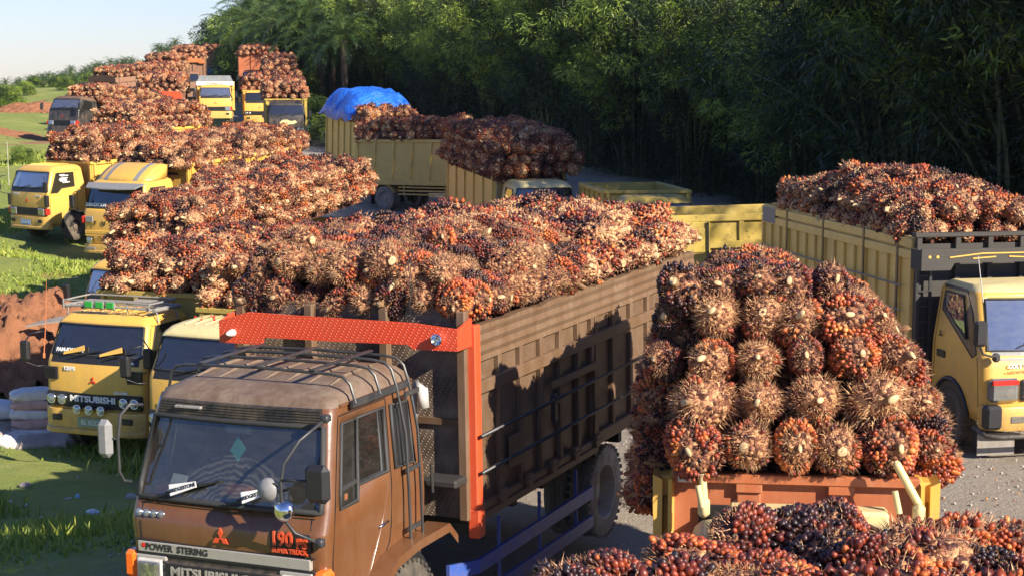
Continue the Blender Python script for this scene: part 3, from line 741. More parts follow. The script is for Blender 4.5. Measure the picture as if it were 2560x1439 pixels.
def bunch_arrays(style, seed, nf, ns, geo, core=ICO0, stalk_in=False, fr=.0155, swide=.0045):
    rg = np.random.default_rng(seed); nm, rm, rs, straw, sl = STYLES[style]
    L, Rr = rg.uniform(.215, .26), rg.uniform(.165, .20)
    ph = rg.uniform(0, 6, 8)
    V = []; F = []; MI = []; A = []; o = 0
    def push(v, f, mi, a):
        nonlocal o
        V.append(v); F.append(f + o); MI.append(np.full(len(f), mi)); A.append(a); o += len(v)
    def surf(n):     # unit dirs -> surface
        s = 1 + .10 * lump(n, ph[:4], 3.0) + .05 * lump(n, ph[4:8], 7.0)
        return n * np.array([L, Rr, Rr * .93]) * s[:, None]
    cv = surf(core[0]) * .93; push(cv, core[1].copy(), 2, np.full(len(cv), float(np.clip((.50 if stalk_in else .34) + .40 * (straw - .4) + .15 * rm, 0, 1))))
    def fib(n, jit):
        i = np.arange(n) + .5; ph_ = np.arccos(1 - 2 * i / n); th = PI * (1 + 5 ** .5) * i
        d = np.stack([np.cos(ph_), np.cos(th) * np.sin(ph_), np.sin(th) * np.sin(ph_)], 1)
        d += rg.normal(0, jit, d.shape); return d / np.linalg.norm(d, axis=1)[:, None]
    # fruits
    d = fib(nf, .5 / math.sqrt(nf)); patch = lump(d, ph[4:8], 3.2)
    keep = (d[:, 0] < .86) & (patch + rg.normal(0, .35, len(d)) > (straw - .62) * 2.0 + np.clip(d[:, 0] - .1, 0, 1) * .9)
    dk = d[keep]; pos = surf(dk) * rg.uniform(.97, 1.05, (len(dk), 1))
    nrm = dk / np.array([L, Rr, Rr]); nrm /= np.linalg.norm(nrm, axis=1)[:, None]; nrm += rg.normal(0, .22, nrm.shape); nrm /= np.linalg.norm(nrm, axis=1)[:, None]
    B = basis(nrm); sc_ = fr * (520 / nf) ** .42 * rg.uniform(.75, 1.2, len(dk)) if nf < 400 else fr * rg.uniform(.75, 1.25, len(dk))
    gv, gf = geo; g = gv * np.array([1, 1, 1.45])
    vv = pos[:, None, :] + np.einsum('kj,njl->nkl', g, B) * sc_[:, None, None]
    rip = np.clip(rm + rs * (patch[keep] * .9) + rg.normal(0, .13, len(dk)), 0, 1)
    ff = (gf[None] + (np.arange(len(dk)) * len(gv))[:, None, None]).reshape(-1, 3)
    # the tip of a fruit is darker than its base
    tip = np.clip(gv[:, 2], 0, 1)[None, :] * .12
    push(vv.reshape(-1, 3), ff, 0, np.clip(rip[:, None] - tip, 0, 1).reshape(-1))
    # spikes
    d = fib(ns, .6 / math.sqrt(ns)); patch = lump(d, ph[4:8], 3.2)
    keep = rg.random(len(d)) < (straw * .9 + .22 + np.clip(d[:, 0], 0, 1) * .4)
    d = d[keep]; pos = surf(d) * .97
    nrm = d / np.array([L, Rr, Rr]); nrm /= np.linalg.norm(nrm, axis=1)[:, None]
    nrm += np.array([[.30, 0, 0]]) + rg.normal(0, .42, nrm.shape); nrm /= np.linalg.norm(nrm, axis=1)[:, None]
    B = basis(nrm); ln = sl * rg.uniform(.35, 1.35, len(d)) * np.clip(1 + .55 * lump(d, ph[:4], 5.0), .3, 1.8); wd = swide * min(1.5, (320 / ns) ** .4) * rg.uniform(.7, 1.5, len(d))
    a = rg.uniform(0, 6.28, len(d))
    tri = np.stack([np.cos(a[:, None] + np.array([0, 2.09, 4.19])), np.sin(a[:, None] + np.array([0, 2.09, 4.19])), np.zeros((len(d), 3))], 2) * wd[:, None, None]
    base = pos[:, None, :] + np.einsum('nkj,njl->nkl', tri, B)
    tipp = pos + nrm * ln[:, None] + rg.normal(0, .006, pos.shape)
    vv = np.concatenate([base, tipp[:, None, :]], 1)
    ff = (np.array([(0, 1, 3), (1, 2, 3), (2, 0, 3)])[None] + (np.arange(len(d)) * 4)[:, None, None]).reshape(-1, 3)
    col = np.clip(.42 + rg.normal(0, .25, len(d)) + .3 * (straw - .5), 0, 1)
    cc = np.repeat(col[:, None], 4, 1); cc[:, 3] = np.clip(cc[:, 3] - .25, 0, 1)
    push(vv.reshape(-1, 3), ff, 1, cc.reshape(-1))
    sk = stalk_arrays(seed, L, 6 if stalk_in else 10)
    if stalk_in: push(sk[0], sk[1], 3, np.full(len(sk[0]), .5)); sk = None
    return np.concatenate(V), np.concatenate(F), np.concatenate(MI), np.concatenate(A), sk

def stalk_arrays(seed, L, n=10):
    rg = np.random.default_rng(seed + 999); r0 = rg.uniform(.028, .044); ln = rg.uniform(-.01, .055); tilt = rg.uniform(-.8, .8); pinch = rg.uniform(.45, .9)
    rows = []
    for x, r in ((L * .55, r0 * 1.25), (L * .95, r0 * 1.05), (L + ln, r0 * .9)):
        a = 2 * PI * np.arange(n) / n; y = np.cos(a) * r; z = np.sin(a) * r * pinch
        xx = np.full(n, x) + (tilt * y * 1.8 if x > L else 0); rows.append(np.stack([xx, y, z], 1))
    v = np.concatenate(rows + [np.array([[L + ln - .004, 0, 0]])]); f = []
    for i in range(2):
        for k in range(n):
            k2 = (k + 1) % n; f += [(i * n + k, i * n + k2, (i + 1) * n + k2), (i * n + k, (i + 1) * n + k2, (i + 1) * n + k)]
    for k in range(n): f.append((2 * n + k, 2 * n + (k + 1) % n, 3 * n))
    return v, np.array(f)

def np_mesh(name, V, F, MI=None, A=None, mats=(), smooth=None, attr='rip'):
    me = bpy.data.meshes.new(name); n = len(F)
    me.vertices.add(len(V)); me.vertices.foreach_set('co', np.ascontiguousarray(V, dtype=np.float32).ravel())
    k = F.shape[1]
    me.loops.add(n * k); me.loops.foreach_set('vertex_index', np.ascontiguousarray(F, dtype=np.int32).ravel())
    me.polygons.add(n); me.polygons.foreach_set('loop_start', np.arange(n, dtype=np.int32) * k)
    for m in mats: me.materials.append(m)
    if MI is not None: me.polygons.foreach_set('material_index', np.ascontiguousarray(MI, dtype=np.int32))
    if smooth is not None: me.polygons.foreach_set('use_smooth', np.ascontiguousarray(smooth))
    if A is not None:
        at_ = me.attributes.new(attr, 'FLOAT', 'POINT'); at_.data.foreach_set('value', np.ascontiguousarray(A, dtype=np.float32))
    me.update(calc_edges=True); me.validate(); return me

def attr_mat(name, stops, rough, attr='rip', rnd=0.0, spec=.5, trans=0.0, sss=0.0, nz=0.0, coat=0.0):
    m, nt, p = new_mat(name); a = nd(nt, 'ShaderNodeAttribute'); a.attribute_name = attr; f = a.outputs['Fac']
    if rnd:
        oi = nd(nt, 'ShaderNodeObjectInfo'); f = math_(nt, 'ADD', f, math_(nt, 'MULTIPLY', math_(nt, 'SUBTRACT', oi.outputs['Random'], .5), rnd), True)
    if nz:
        co = nd(nt, 'ShaderNodeTexCoord').outputs['Object']; f = math_(nt, 'ADD', f, math_(nt, 'MULTIPLY', math_(nt, 'SUBTRACT', noise(nt, co, 9.0, 3), .5), nz), True)
    r = ramp(nt, stops); nt.links.new(f, r.inputs[0]); nt.links.new(r.outputs[0], p.inputs['Base Color'])
    p.inputs['Roughness'].default_value = rough; p.inputs['Specular IOR Level'].default_value = spec; p.inputs['Coat Weight'].default_value = coat
    if trans:
        out = nt.nodes['Material Output']; tl = nd(nt, 'ShaderNodeBsdfTranslucent'); nt.links.new(r.outputs[0], tl.inputs[0])
        mx = nd(nt, 'ShaderNodeMixShader'); mx.inputs[0].default_value = trans; nt.links.new(p.outputs[0], mx.inputs[1]); nt.links.new(tl.outputs[0], mx.inputs[2]); nt.links.new(mx.outputs[0], out.inputs[0])
    return m
M['fruit'] = attr_mat('palm_fruit_skin', [(0, (.016, .011, .013)), (.28, (.050, .016, .015)), (.48, (.16, .028, .016)), (.66, (.33, .060, .020)), (.84, (.54, .14, .03)), (1, (.64, .26, .07))], .42, rnd=.12, nz=.12)
M['spike'] = attr_mat('dry_spikelet', [(0, (.13, .055, .03)), (.3, (.36, .18, .095)), (.65, (.58, .335, .16)), (1, (.76, .52, .28))], .75, rnd=.15)
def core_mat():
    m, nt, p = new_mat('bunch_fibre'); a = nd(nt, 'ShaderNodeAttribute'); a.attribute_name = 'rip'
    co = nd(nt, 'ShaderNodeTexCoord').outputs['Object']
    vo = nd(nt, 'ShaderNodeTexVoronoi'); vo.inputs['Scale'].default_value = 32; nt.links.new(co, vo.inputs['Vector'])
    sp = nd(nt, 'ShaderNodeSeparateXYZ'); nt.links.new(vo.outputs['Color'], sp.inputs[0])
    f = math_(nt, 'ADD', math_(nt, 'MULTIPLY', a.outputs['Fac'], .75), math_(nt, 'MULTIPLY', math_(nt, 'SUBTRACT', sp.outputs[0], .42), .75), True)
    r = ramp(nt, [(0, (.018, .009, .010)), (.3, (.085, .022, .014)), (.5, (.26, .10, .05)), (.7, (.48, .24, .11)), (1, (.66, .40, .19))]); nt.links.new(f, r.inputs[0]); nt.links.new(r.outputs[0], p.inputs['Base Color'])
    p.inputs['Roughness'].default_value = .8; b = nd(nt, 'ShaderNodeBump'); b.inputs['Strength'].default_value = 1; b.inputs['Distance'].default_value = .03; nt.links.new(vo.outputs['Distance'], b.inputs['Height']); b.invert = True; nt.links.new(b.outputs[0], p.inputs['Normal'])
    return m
M['bcore'] = core_mat()
M['stalkside'] = plain('stalk_side', (.22, .12, .055), .85, 0, .4, 30)
M['stalk'] = plain('cut_stalk', (.62, .43, .23), .75, 0, .25, 25)
BM_ = [M['fruit'], M['spike'], M['bcore'], M['stalk']]

VAR = {}
def variants(lod):
    if lod in VAR: return VAR[lod]
    cfg = {'hi': (640, 1000, ICO1, ICO1), 'mid': (520, 950, ICO0, ICO1), 'low': (130, 120, OCT, ico(1)), 'tiny': (40, 34, OCT, ico(1))}[lod]
    out = []
    reps = {'hi': 2, 'mid': 2, 'low': 2, 'tiny': 1}[lod]
    for rp in range(reps):
        for s in range(8):
            V, F, MI, A, sk = bunch_arrays(s, 100 * rp + s + (0 if lod != 'mid' else 40), cfg[0], cfg[1], cfg[2], cfg[3], stalk_in=lod in ('low', 'tiny'))
            if lod in ('hi', 'mid'):
                me = np_mesh('fruit_bunch', V, F, MI, A, BM_, smooth=(MI == 0)); sm = np_mesh('stalk', sk[0], sk[1], np.array([1] * (len(sk[1]) - 10) + [0] * 10), None, [M['stalk'], M['stalkside']]); out.append((s, me, sm))
            else: out.append((s, V, F, MI, A))
    VAR[lod] = out; return out

BUNCHES = []      # (distance, pos, rot3x3, style, seed, scale, truckname, zone, order key)
def put(mat, p, axis, truck, zone, scale=1.0, style=None, roll=None, force=False):
    """p, axis: local centre and stalk direction"""
    P = mat @ Vector(p); ax = (mat.to_3x3() @ Vector(axis)).normalized()
    u = ax.orthogonal().normalized(); v = ax.cross(u); r = rng.uniform(0, 6.28) if roll is None else roll
    u2 = u * math.cos(r) + v * math.sin(r); v2 = ax.cross(u2)
    rot = Matrix((ax, u2, v2)).transposed()
    st = int(rng.choice(8, p=[.15, .12, .17, .20, .05, .14, .10, .07])) if style is None else style
    dist = (P - cam.location).length
    BUNCHES.append([dist - (100 if force else 0), P, rot, st, scale * float(rng.uniform(.86, 1.12)), truck, zone])

CORES = []
def load(mat, truck, x0, L, W, zw, hfun, rows=2, sp=.37, over=.0, sides=(1, -1), rear=True, scale=1.0, top=True, styles=None, rowdz=.27, droop=-.12, jit=.05, skip_far=False):
    """heap a load of bunches on a body: x0 front, runs back L, wall top zw, hfun(x01, y01) = height above the wall"""
    hw = W / 2 + over; sc_ = scale
    def J(a=jit): return float(rng.normal(0, a))
    def pick(): return None if styles is None else int(rng.choice(styles))
    for k in range(rows):
        n = max(2, int(round((2 * hw) / sp))); inset = .10 + .09 * k
        for i in range(n):
            y = -hw + (i + .5 + (.25 if k % 2 else -.1)) * 2 * hw / n
            if abs(y) > hw + .05: continue
            z = zw + .10 + rowdz * k
            if z > zw + hfun(0.04, (y + hw) / (2 * hw)) + .1: continue
            put(mat, (x0 + over - inset + J(.04), y + J(.03), z + J(.03)), (1, J(.25), droop + .2 * k + J(.2)), truck, ('front', k), sc_, pick())
        for sg in sides:
            n2 = int(round(L / sp))
            for i in range(n2):
                x = x0 - (i + .6 + (.4 if k % 2 else 0)) * L / n2
                if x < x0 - L: continue
                z = zw + .10 + rowdz * k
                if z > zw + hfun((x0 - x) / L, .04 if sg < 0 else .96) + .1: continue
                put(mat, (x + J(.04), sg * (hw - inset + J(.04)), z + J(.03)), (J(.3), sg, droop + .25 * k + J(.2)), truck, ('side', k), sc_, pick())
        if rear:
            for i in range(max(2, int((2 * hw) / sp))):
                y = -hw + (i + .5) * sp; put(mat, (x0 - L - over + inset, y, zw + .10 + rowdz * k), (-1, J(.3), J(.2)), truck, ('rear', k), sc_, pick())
    if top:
        nx = int(L / sp) + 1; ny = int(2 * hw / sp) + 1
        for i in range(nx):
            for j in range(ny):
                x = x0 - .30 - (i + .5 * (j % 2) * .8) * (L - .4) / nx; y = -hw + .28 + j * (2 * hw - .5) / max(1, ny - 1)
                if x < x0 - L: continue
                h = hfun((x0 - x) / L, (y + hw) / (2 * hw))
                a = rng.uniform(0, 6.28); el = rng.uniform(-.1, .55)
                put(mat, (x + J(.06), y + J(.06), zw + h - .10 + J(.05)), (math.cos(a), math.sin(a), el), truck, ('top', 0), sc_, pick())
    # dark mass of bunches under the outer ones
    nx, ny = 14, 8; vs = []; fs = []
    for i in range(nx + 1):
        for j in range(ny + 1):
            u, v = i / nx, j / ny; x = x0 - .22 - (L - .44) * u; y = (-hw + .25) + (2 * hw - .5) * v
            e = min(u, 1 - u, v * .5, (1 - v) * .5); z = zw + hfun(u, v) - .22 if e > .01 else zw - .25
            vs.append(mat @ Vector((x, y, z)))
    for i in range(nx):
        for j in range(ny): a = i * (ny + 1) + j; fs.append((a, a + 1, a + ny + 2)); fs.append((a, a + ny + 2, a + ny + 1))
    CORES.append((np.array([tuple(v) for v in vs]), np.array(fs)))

def dome(h, e=.35, tilt=0.0, pw=.6, ev=.30):
    """heap profile: full height inside, sloping to the edges"""
    def f(u, v):
        u = min(max(u, 0), 1); v = min(max(v, 0), 1)
        a = min(1, (min(u, 1 - u) / e)) ** pw; b = min(1, (min(v, 1 - v) / ev)) ** pw
        return .30 + (h - .30) * a * b + tilt * u
    return f

def ordn(n):
    w = ["", "first", "second", "third", "fourth", "fifth", "sixth", "seventh", "eighth", "ninth", "tenth", "eleventh", "twelfth", "thirteenth", "fourteenth", "fifteenth", "sixteenth", "seventeenth", "eighteenth", "nineteenth", "twentieth"]
    if n <= 20: return w[n]
    t = ["", "", "twenty", "thirty", "forty", "fifty", "sixty", "seventy", "eighty", "ninety"][n // 10 % 10]
    return (t[:-1] + "ieth") if n % 10 == 0 else t + "-" + w[n % 10]
def emit_bunches():
    BUNCHES.sort(key=lambda b: b[0])
    # bunches outside the picture do not need to stand alone
    inv = cam.matrix_world.inverted() if False else (Matrix.Translation(cam.location) @ Euler((PI / 2 - PITCH, 0, 0)).to_matrix().to_4x4()).inverted()
    def vis(P):
        q = inv @ P
        if q.z > -1: return False, (0, 0)
        x = 1280 + FPX * q.x / -q.z; y = 719.5 - FPX * q.y / -q.z
        return (-60 < x < 2620 and -60 < y < 1510), (x, y)
    ind = []; rest = []
    for b in BUNCHES:
        v, pxy = vis(b[1])
        if v and len(ind) < 300: ind.append((b, pxy))
        else: rest.append(b)
    rows = {}
    for b, pxy in ind: rows.setdefault((b[5], b[6]), []).append((pxy, b))
    ROW = ['lowest', 'second', 'third', 'fourth', 'fifth', 'sixth', 'seventh', 'eighth']
    for (truck, zone), lst in rows.items():
        if zone[0] == 'top': lst.sort(key=lambda q: (round(q[0][1] / 45), q[0][0]))
        else: lst.sort(key=lambda q: q[0][0])
        cnt = {}
        for i, (pxy, b) in enumerate(lst):
            st = b[3]; lod = 'hi' if b[0] < 17 else 'mid'
            var = [q for q in variants(lod) if q[0] == st]; s, me, sm = var[i % len(var)]
            o = bpy.data.objects.new('fruit_bunch', me); C.objects.link(o)
            mt = b[2].to_4x4() @ Matrix.Diagonal((b[4] * rng.uniform(.88, 1.1), b[4] * rng.uniform(.86, 1.14), b[4] * rng.uniform(.82, 1.06), 1)); mt.translation = b[1]; o.matrix_world = mt
            k = bpy.data.objects.new('stalk', sm); C.objects.link(k); k.parent = o
            nm = STYLES[st][0]; o['category'] = 'palm fruit bunch'; o['group'] = 'palm fruit bunches on ' + truck
            if zone[0] == 'top':
                r = int(round(pxy[1] / 45)); cnt[r] = cnt.get(r, 0) + 1
                rr = sorted({int(round(q[0][1] / 45)) for q in lst}); rk = rr.index(r)
                o['label'] = f'{nm} bunch, {ordn(cnt[r])} from left, {ordn(rk+1)} band, heap on {truck}'
            else:
                wz = {'front': 'front', 'side': 'side', 'rear': 'back', 'spot': 'pile'}[zone[0]]
                o['label'] = f'{nm} bunch, {ordn(i+1)} from left {ROW[min(zone[1],7)]} row, {wz}, {truck} load'
    V = []; F = []; MI = []; A = []; off = 0
    for b in rest:
        lod = 'low' if b[0] < 62 else 'tiny'
        var = [q for q in variants(lod) if q[0] == b[3]]; s, v, f, mi, a = var[int(rng.integers(0, len(var)))]
        rm = np.array(b[2]) @ np.diag(b[4] * rng.uniform(.86, 1.14, 3)); V.append(v @ rm.T + np.array(b[1])); F.append(f + off); MI.append(mi); A.append(np.clip(a + rng.normal(0, .08), 0, 1)); off += len(v)
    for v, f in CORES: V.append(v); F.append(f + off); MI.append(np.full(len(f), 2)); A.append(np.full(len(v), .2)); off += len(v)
    MI = np.concatenate(MI)
    me = np_mesh('heaped_fruit_bunches', np.concatenate(V), np.concatenate(F), MI, np.concatenate(A), BM_, smooth=(MI == 0))
    o = bpy.data.objects.new('heaped_fruit_bunches', me); C.objects.link(o)
    tag(o, 'heaped palm fruit bunches filling the loads of the trucks farther back', 'palm fruit', None, 'stuff')
    print('bunches', len(BUNCHES), 'individual', len(ind), 'stuff faces', len(MI))

# ================================================================== THE SETTING
def ground():
    # one sheet, finer near the trucks, reaching past the horizon
    ys = np.concatenate([np.arange(-14, 60, .8), np.arange(60, 130, 1.6), np.arange(130, 300, 6), np.geomspace(300, 4000, 16)])
    xs = np.concatenate([-np.geomspace(4000, 60, 16), np.arange(-56, -22, 2.0), np.arange(-22, 22, .8), np.arange(22, 60, 3.0), np.geomspace(60, 4000, 16)])
    X, Y = np.meshgrid(xs, ys); Z = terr(X, Y)
    rg = np.random.default_rng(3)
    bump = .03 * np.sin(X * 1.7 + 2 * np.sin(Y * .6)) * np.sin(Y * 1.3) + .015 * rg.normal(0, 1, X.shape)
    Z = Z + bump * (np.hypot(X, Y) < 150)
    # the bank of earth and hollow on the left
    V = np.stack([X.ravel(), Y.ravel(), Z.ravel()], 1); nx = len(xs); ny = len(ys)
    i, j = np.meshgrid(np.arange(nx - 1), np.arange(ny - 1)); a = (j * nx + i).ravel()
    F = np.stack([a, a + 1, a + nx + 1, a + nx], 1)
    m, nt, p = new_mat('earth_and_grass')
    co = nd(nt, 'ShaderNodeTexCoord').outputs['Object']
    sp = nd(nt, 'ShaderNodeSeparateXYZ'); nt.links.new(co, sp.inputs[0])
    x, y = sp.outputs[0], sp.outputs[1]
    # lane edge on the left: x = -3.2 - .155*(y-15)
    n1 = noise(nt, co, .35, 5, .6); n2 = noise(nt, co, 2.6, 6, .7); n3 = noise(nt, co, 26.0, 4, .7); n4 = noise(nt, co, 9.0, 6, .75)
    edge = math_(nt, 'ADD', math_(nt, 'MULTIPLY', y, -.155), -.9)
    dl = math_(nt, 'SUBTRACT', edge, x)
    dl = math_(nt, 'ADD', dl, math_(nt, 'MULTIPLY', math_(nt, 'SUBTRACT', n1, .5), 5.0))
    dl = math_(nt, 'ADD', dl, math_(nt, 'MULTIPLY', math_(nt, 'SUBTRACT', n4, .5), 2.4))
    gl = math_(nt, 'MULTIPLY', math_(nt, 'ADD', dl, 1.0), .5, True)
    gravel = mixc(nt, (.235, .19, .145), (.40, .345, .27), n2); gravel = mixc(nt, gravel, (.17, .14, .11), math_(nt, 'MULTIPLY', math_(nt, 'SUBTRACT', n3, .56, True), 4.0, True))
    gravel = mixc(nt, gravel, (.46, .42, .36), math_(nt, 'MULTIPLY', math_(nt, 'SUBTRACT', n4, .60, True), 5.0, True))
    mud = mixc(nt, (.10, .078, .055), (.21, .165, .12), n4)
    near = math_(nt, 'MULTIPLY', math_(nt, 'SUBTRACT', 30.0, y), .1, True)     # churned grey-brown mud beside the front truck
    grass = mixc(nt, (.13, .18, .03), (.28, .31, .05), n2); grass = mixc(nt, grass, (.42, .39, .11), math_(nt, 'MULTIPLY', math_(nt, 'SUBTRACT', n1, .5, True), 3.0, True))
    soil = mixc(nt, (.22, .095, .045), (.34, .16, .08), n4)
    patch = math_(nt, 'MULTIPLY', math_(nt, 'SUBTRACT', noise(nt, co, .16, 4, .55), .60, True), 22.0, True)
    grass = mixc(nt, grass, soil, patch)
    bare = math_(nt, 'MULTIPLY', math_(nt, 'SUBTRACT', n4, .58, True), 8.0, True)
    grass = mixc(nt, grass, mud, math_(nt, 'MULTIPLY', bare, .7))
    c = mixc(nt, gravel, grass, gl)
    # darker green-brown ground under the forest, right of the road
    fe = math_(nt, 'SUBTRACT', x, math_(nt, 'ADD', math_(nt, 'MULTIPLY', y, -.42), 32.0)); fe = math_(nt, 'MULTIPLY', math_(nt, 'ADD', fe, math_(nt, 'MULTIPLY', math_(nt, 'SUBTRACT', n1, .5), 6.0)), .6, True)
    c = mixc(nt, c, mixc(nt, (.05, .06, .02), (.12, .13, .04), n2), fe)
    nt.links.new(c, p.inputs['Base Color']); p.inputs['Roughness'].default_value = .95
    b = nd(nt, 'ShaderNodeBump'); b.inputs['Strength'].default_value = .9; b.inputs['Distance'].default_value = .06
    nt.links.new(math_(nt, 'ADD', math_(nt, 'MULTIPLY', n4, .7), math_(nt, 'MULTIPLY', n3, .5)), b.inputs['Height']); nt.links.new(b.outputs[0], p.inputs['Normal'])
    me = np_mesh('ground', V, F, None, None, [m], smooth=np.ones(len(F), bool))
    o = bpy.data.objects.new('ground', me); C.objects.link(o); o['kind'] = 'structure'
ground()

# ================================================================== TRUCK 1: the brown truck in front
def T1_matrix():
    yaw, roll, pit = R(66.4), R(-.6), R(-.8)
    A = Matrix.Rotation(yaw, 4, 'Z') @ Matrix.Rotation(pit, 4, 'Y') @ Matrix.Rotation(roll, 4, 'X')
    A.translation = (-.31, 15.05, 1.09)
    B = Matrix(((-1, 0, 0, -2.3), (0, -1, 0, 1.25), (0, 0, 1, -1.13), (0, 0, 0, 1)))
    return A @ B
T1M = T1_matrix()
def brown_truck():
    t = thing('cargo_truck', 'large brown truck in front with a bright red header board above its cab', 'truck', T1M)
    K = .975
    rings = [(.62, -.16, -1.55, .92, .10), (.80, -.05, -1.72, .95, .10), (1.30, -.0, -1.8, .975, .11), (1.52, .015, -1.8, .98, .11), (1.535, .008, -1.8, .98, .11), (1.70, -.06, -1.8, .975, .11), (2.36, -.26, -1.77, .90, .11),
             (2.50, -.31, -1.76, .885, .12), (2.56, -.36, -1.75, .86, .16), (2.625, -.60, -1.72, .76, .2), (2.66, -.95, -1.62, .66, .2)]
    rings = [(a, b_, c, d * K, e) for a, b_, c, d, e in rings]
    # extra ring so the side glass can start higher than the windscreen
    rings.insert(6, (1.82, -.097, -1.795, .963 * K, .11))
    sh = Shell(rings, .05, [-1, -.5, 0, .5, 1], [0, .05, .235, .58, .64, .90, 1], nc=4)
    sh.build(t, M['brown'], M['brown_roof'], 2.49, (5, 7), sidewin=[(6, 7, 1, 3), (5, 6, 1, 2)], name='cab_body')
    sh.pane((5, 7), sh.wc, M['glass'], 'windscreen', seal=.026)
    cl = sh.c0 + sh.nF - 1 + sh.nc
    for base, sg in ((cl, 1),):
        sh.pane((6, 7), [base + 2], M['glass_dark'], 'side_window', off=.02)
        sh.pane((5, 7), [base + 1], M['glass'], 'quarter_window', off=.01)
    N = len(sh.ring(0))
    sh.pane((6, 7), [sh.nS - 2 - 2], M['glass_dark'], 'side_window', off=.02); sh.pane((5, 7), [sh.nS - 2 - 1], M['glass'], 'quarter_window', off=.01)
    for sg in (1, -1): m = MB(); m.tube([sh.side(.05, 1.84, sg, .0), sh.side(.235, 1.86, sg, .0)], .018, 5); m.build('vent_bar', M['rubber'], t)
    for sg in (-1, 1):
        sp_ = side_patch(sh, t, [(.665, 1.82), (.665, 2.36), (.89, 2.34), (.89, 1.80)], sg, M['black'], 'rear_side_panel', sr=.02)
        q = MB()
        for f in (.72, .76, .82): q.tube([sh.side(f, 1.84, sg, .02), sh.side(f, 2.32, sg, .02)], .010, 5)
        q.build('panel_bar', M['rack'], sp_)
        d = MB(); d.tube([sh.side(.0, z, sg, .0015) for z in (.85, 1.3, 1.7, 2.1, 2.42)], .006, 4)
        d.tube([sh.side(.615, z, sg, .0015) for z in (2.42, 2.1, 1.7, 1.35)] + [sh.side(.60, 1.2, sg, .0015), sh.side(.45, .92, sg, .0015), sh.side(.2, .85, sg, .0015)], .006, 4)
        d.tube([sh.side(f, 2.43, sg, .0015) for f in (0, .3, .615)], .006, 4); d.build('door_seam', M['black'], t)
        e = MB(); e.tube([sh.side(.60, 1.74, sg, .001), sh.side(.50, 1.35, sg, .001), sh.side(.40, 1.05, sg, .001), sh.side(.34, .97, sg, .001), sh.side(.1, .92, sg, .001), sh.side(.05, .97, sg, .001)], .010, 6); e.build('door_crease', M['brown'], t, smooth=True)
        h = MB(); a = sh.side(.56, 1.40, sg, .02); b_ = sh.side(.475, 1.385, sg, .02); h.tube([a - Vector((0, sg * .02, 0)), a, b_, b_ - Vector((0, sg * .02, 0))], .012, 6); h.build('door_handle', M['chrome'], t, smooth=True)
        gt = MB(); gt.tube([sh.side(f, 2.505, sg, .008) for f in (.0, .3, .6, 1.0)], .014, 5); gt.build('rain_gutter', M['brown'], t)
    interior(sh, t, .9, 1.70)
    # slatted panel over the windscreen
    s_ = MB()
    for k in range(6):
        z = 2.375 + k * .021; s_.tube([sh.front(a, z, .012) for a in (-1.04, -.5, 0, .5, 1.04)], .009, 4)
    bk = [sh.front(a, 2.365, .003) for a in (-1.05, -.5, 0, .5, 1.05)] + [sh.front(a, 2.50, .003) for a in (-1.05, -.5, 0, .5, 1.05)]
    s_.add(bk, [(i, i + 1, 6 + i, 5 + i) for i in range(4)]); s_.build('roof_grille', M['blackpaint'], t)
    lg = MB(); p = sh.front(-.62, 2.44, .03); lg.cbox(p.x - .02, p.x + .02, p.y - .13, p.y + .13, p.z - .012, p.z + .012, .006); lg.build('roof_lamp', M['greytube'], t)
    # roof pressings
    rb = MB()
    for k in range(7):
        y = -.66 + k * .22; sc2 = 1 - .1 * abs(k - 3) / 3
        rb.tube([(-.66, y, 2.625), (-.95, y * .98, 2.662), (-1.3, y * .97, 2.668), (-1.60, y * .96, 2.664)], [.004, .018, .018, .010], 8)
    rb.build('roof_rib', M['brown_roof'], t, smooth=True)
    # face: seam lines, lower panel, trim band, grille, lamps
    sm = MB(); sm.tube([sh.front(a, 1.655, .001) for a in (-1, -.5, 0, .5, 1)], .006, 4)
    for a in (-.97, .97): sm.tube([sh.front(a, z, .001) for z in (1.655, 1.5, 1.34, 1.0)], .005, 4)
    sm.build('panel_seam', M['black'], t)
    bd = MB(); x = sh.front(0, 1.3).x
    bd.cbox(x - .03, x + .018, -.83, .84, 1.25, 1.345, .008); bo = bd.build('trim_band', M['silver'], t)
    bb = MB(); bb.box(x - .02, x + .012, -.87, .87, 1.345, 1.352); bb.box(x - .02, x + .014, -.86, .86, 1.235, 1.25); bb.build('band_edge', M['black'], bo)
    text_mesh('lettering', 'POWER  STERING', .078, M['black'], bo, (x + .020, -.44, 1.298), (0, 1, 0), (0, 0, 1), .004, sx=1.0, bold=.002)
    em = MB(); em.lathe([(0, .02), (.004, .02), (.005, 0)], (x + .018, -.77, 1.31), (1, 0, 0), 12); em.build('small_badge', M['redlens'], bo)
    g = MB(); g.cbox(x - .06, x + .0, -.87, .87, .78, 1.235, .01)
    for k in range(6): g.cbox(x - .01, x + .035, -.60, .60, .83 + k * .068, .855 + k * .068, .008)
    go = g.build('grille', M['blackpaint'], t)
    tp = MB(); tp.cbox(x + .02, x + .045, -.55, .57, 1.06, 1.18, .006); tp.build('name_bar', M['black'], go)
    text_mesh('lettering', 'MITSUBISHI FUSO', .105, M['silver'], go, (x + .048, .02, 1.118), (0, 1, 0), (0, 0, 1), .006, sx=1.25, bold=.003)
    for y in (-.70, .70):
        fr = MB(); fr.cbox(x - .02, x + .02, y - .155, y + .155, .90, 1.23, .012); fr.build('lamp_surround', M['silver'], t); lamp_rect(t, x + .05, y, 1.075, .21, .21, 'greywhite')
    for y in (-.905, .925):
        q = MB(); q.cbox(-.14, .04, y - .06, y + .06, 1.02, 1.25, .03); q.cbox(-.12, .02, y - .045, y + .045, .86, 1.0, .02); q.build('corner_marker', M['amber'], t, smooth=False)
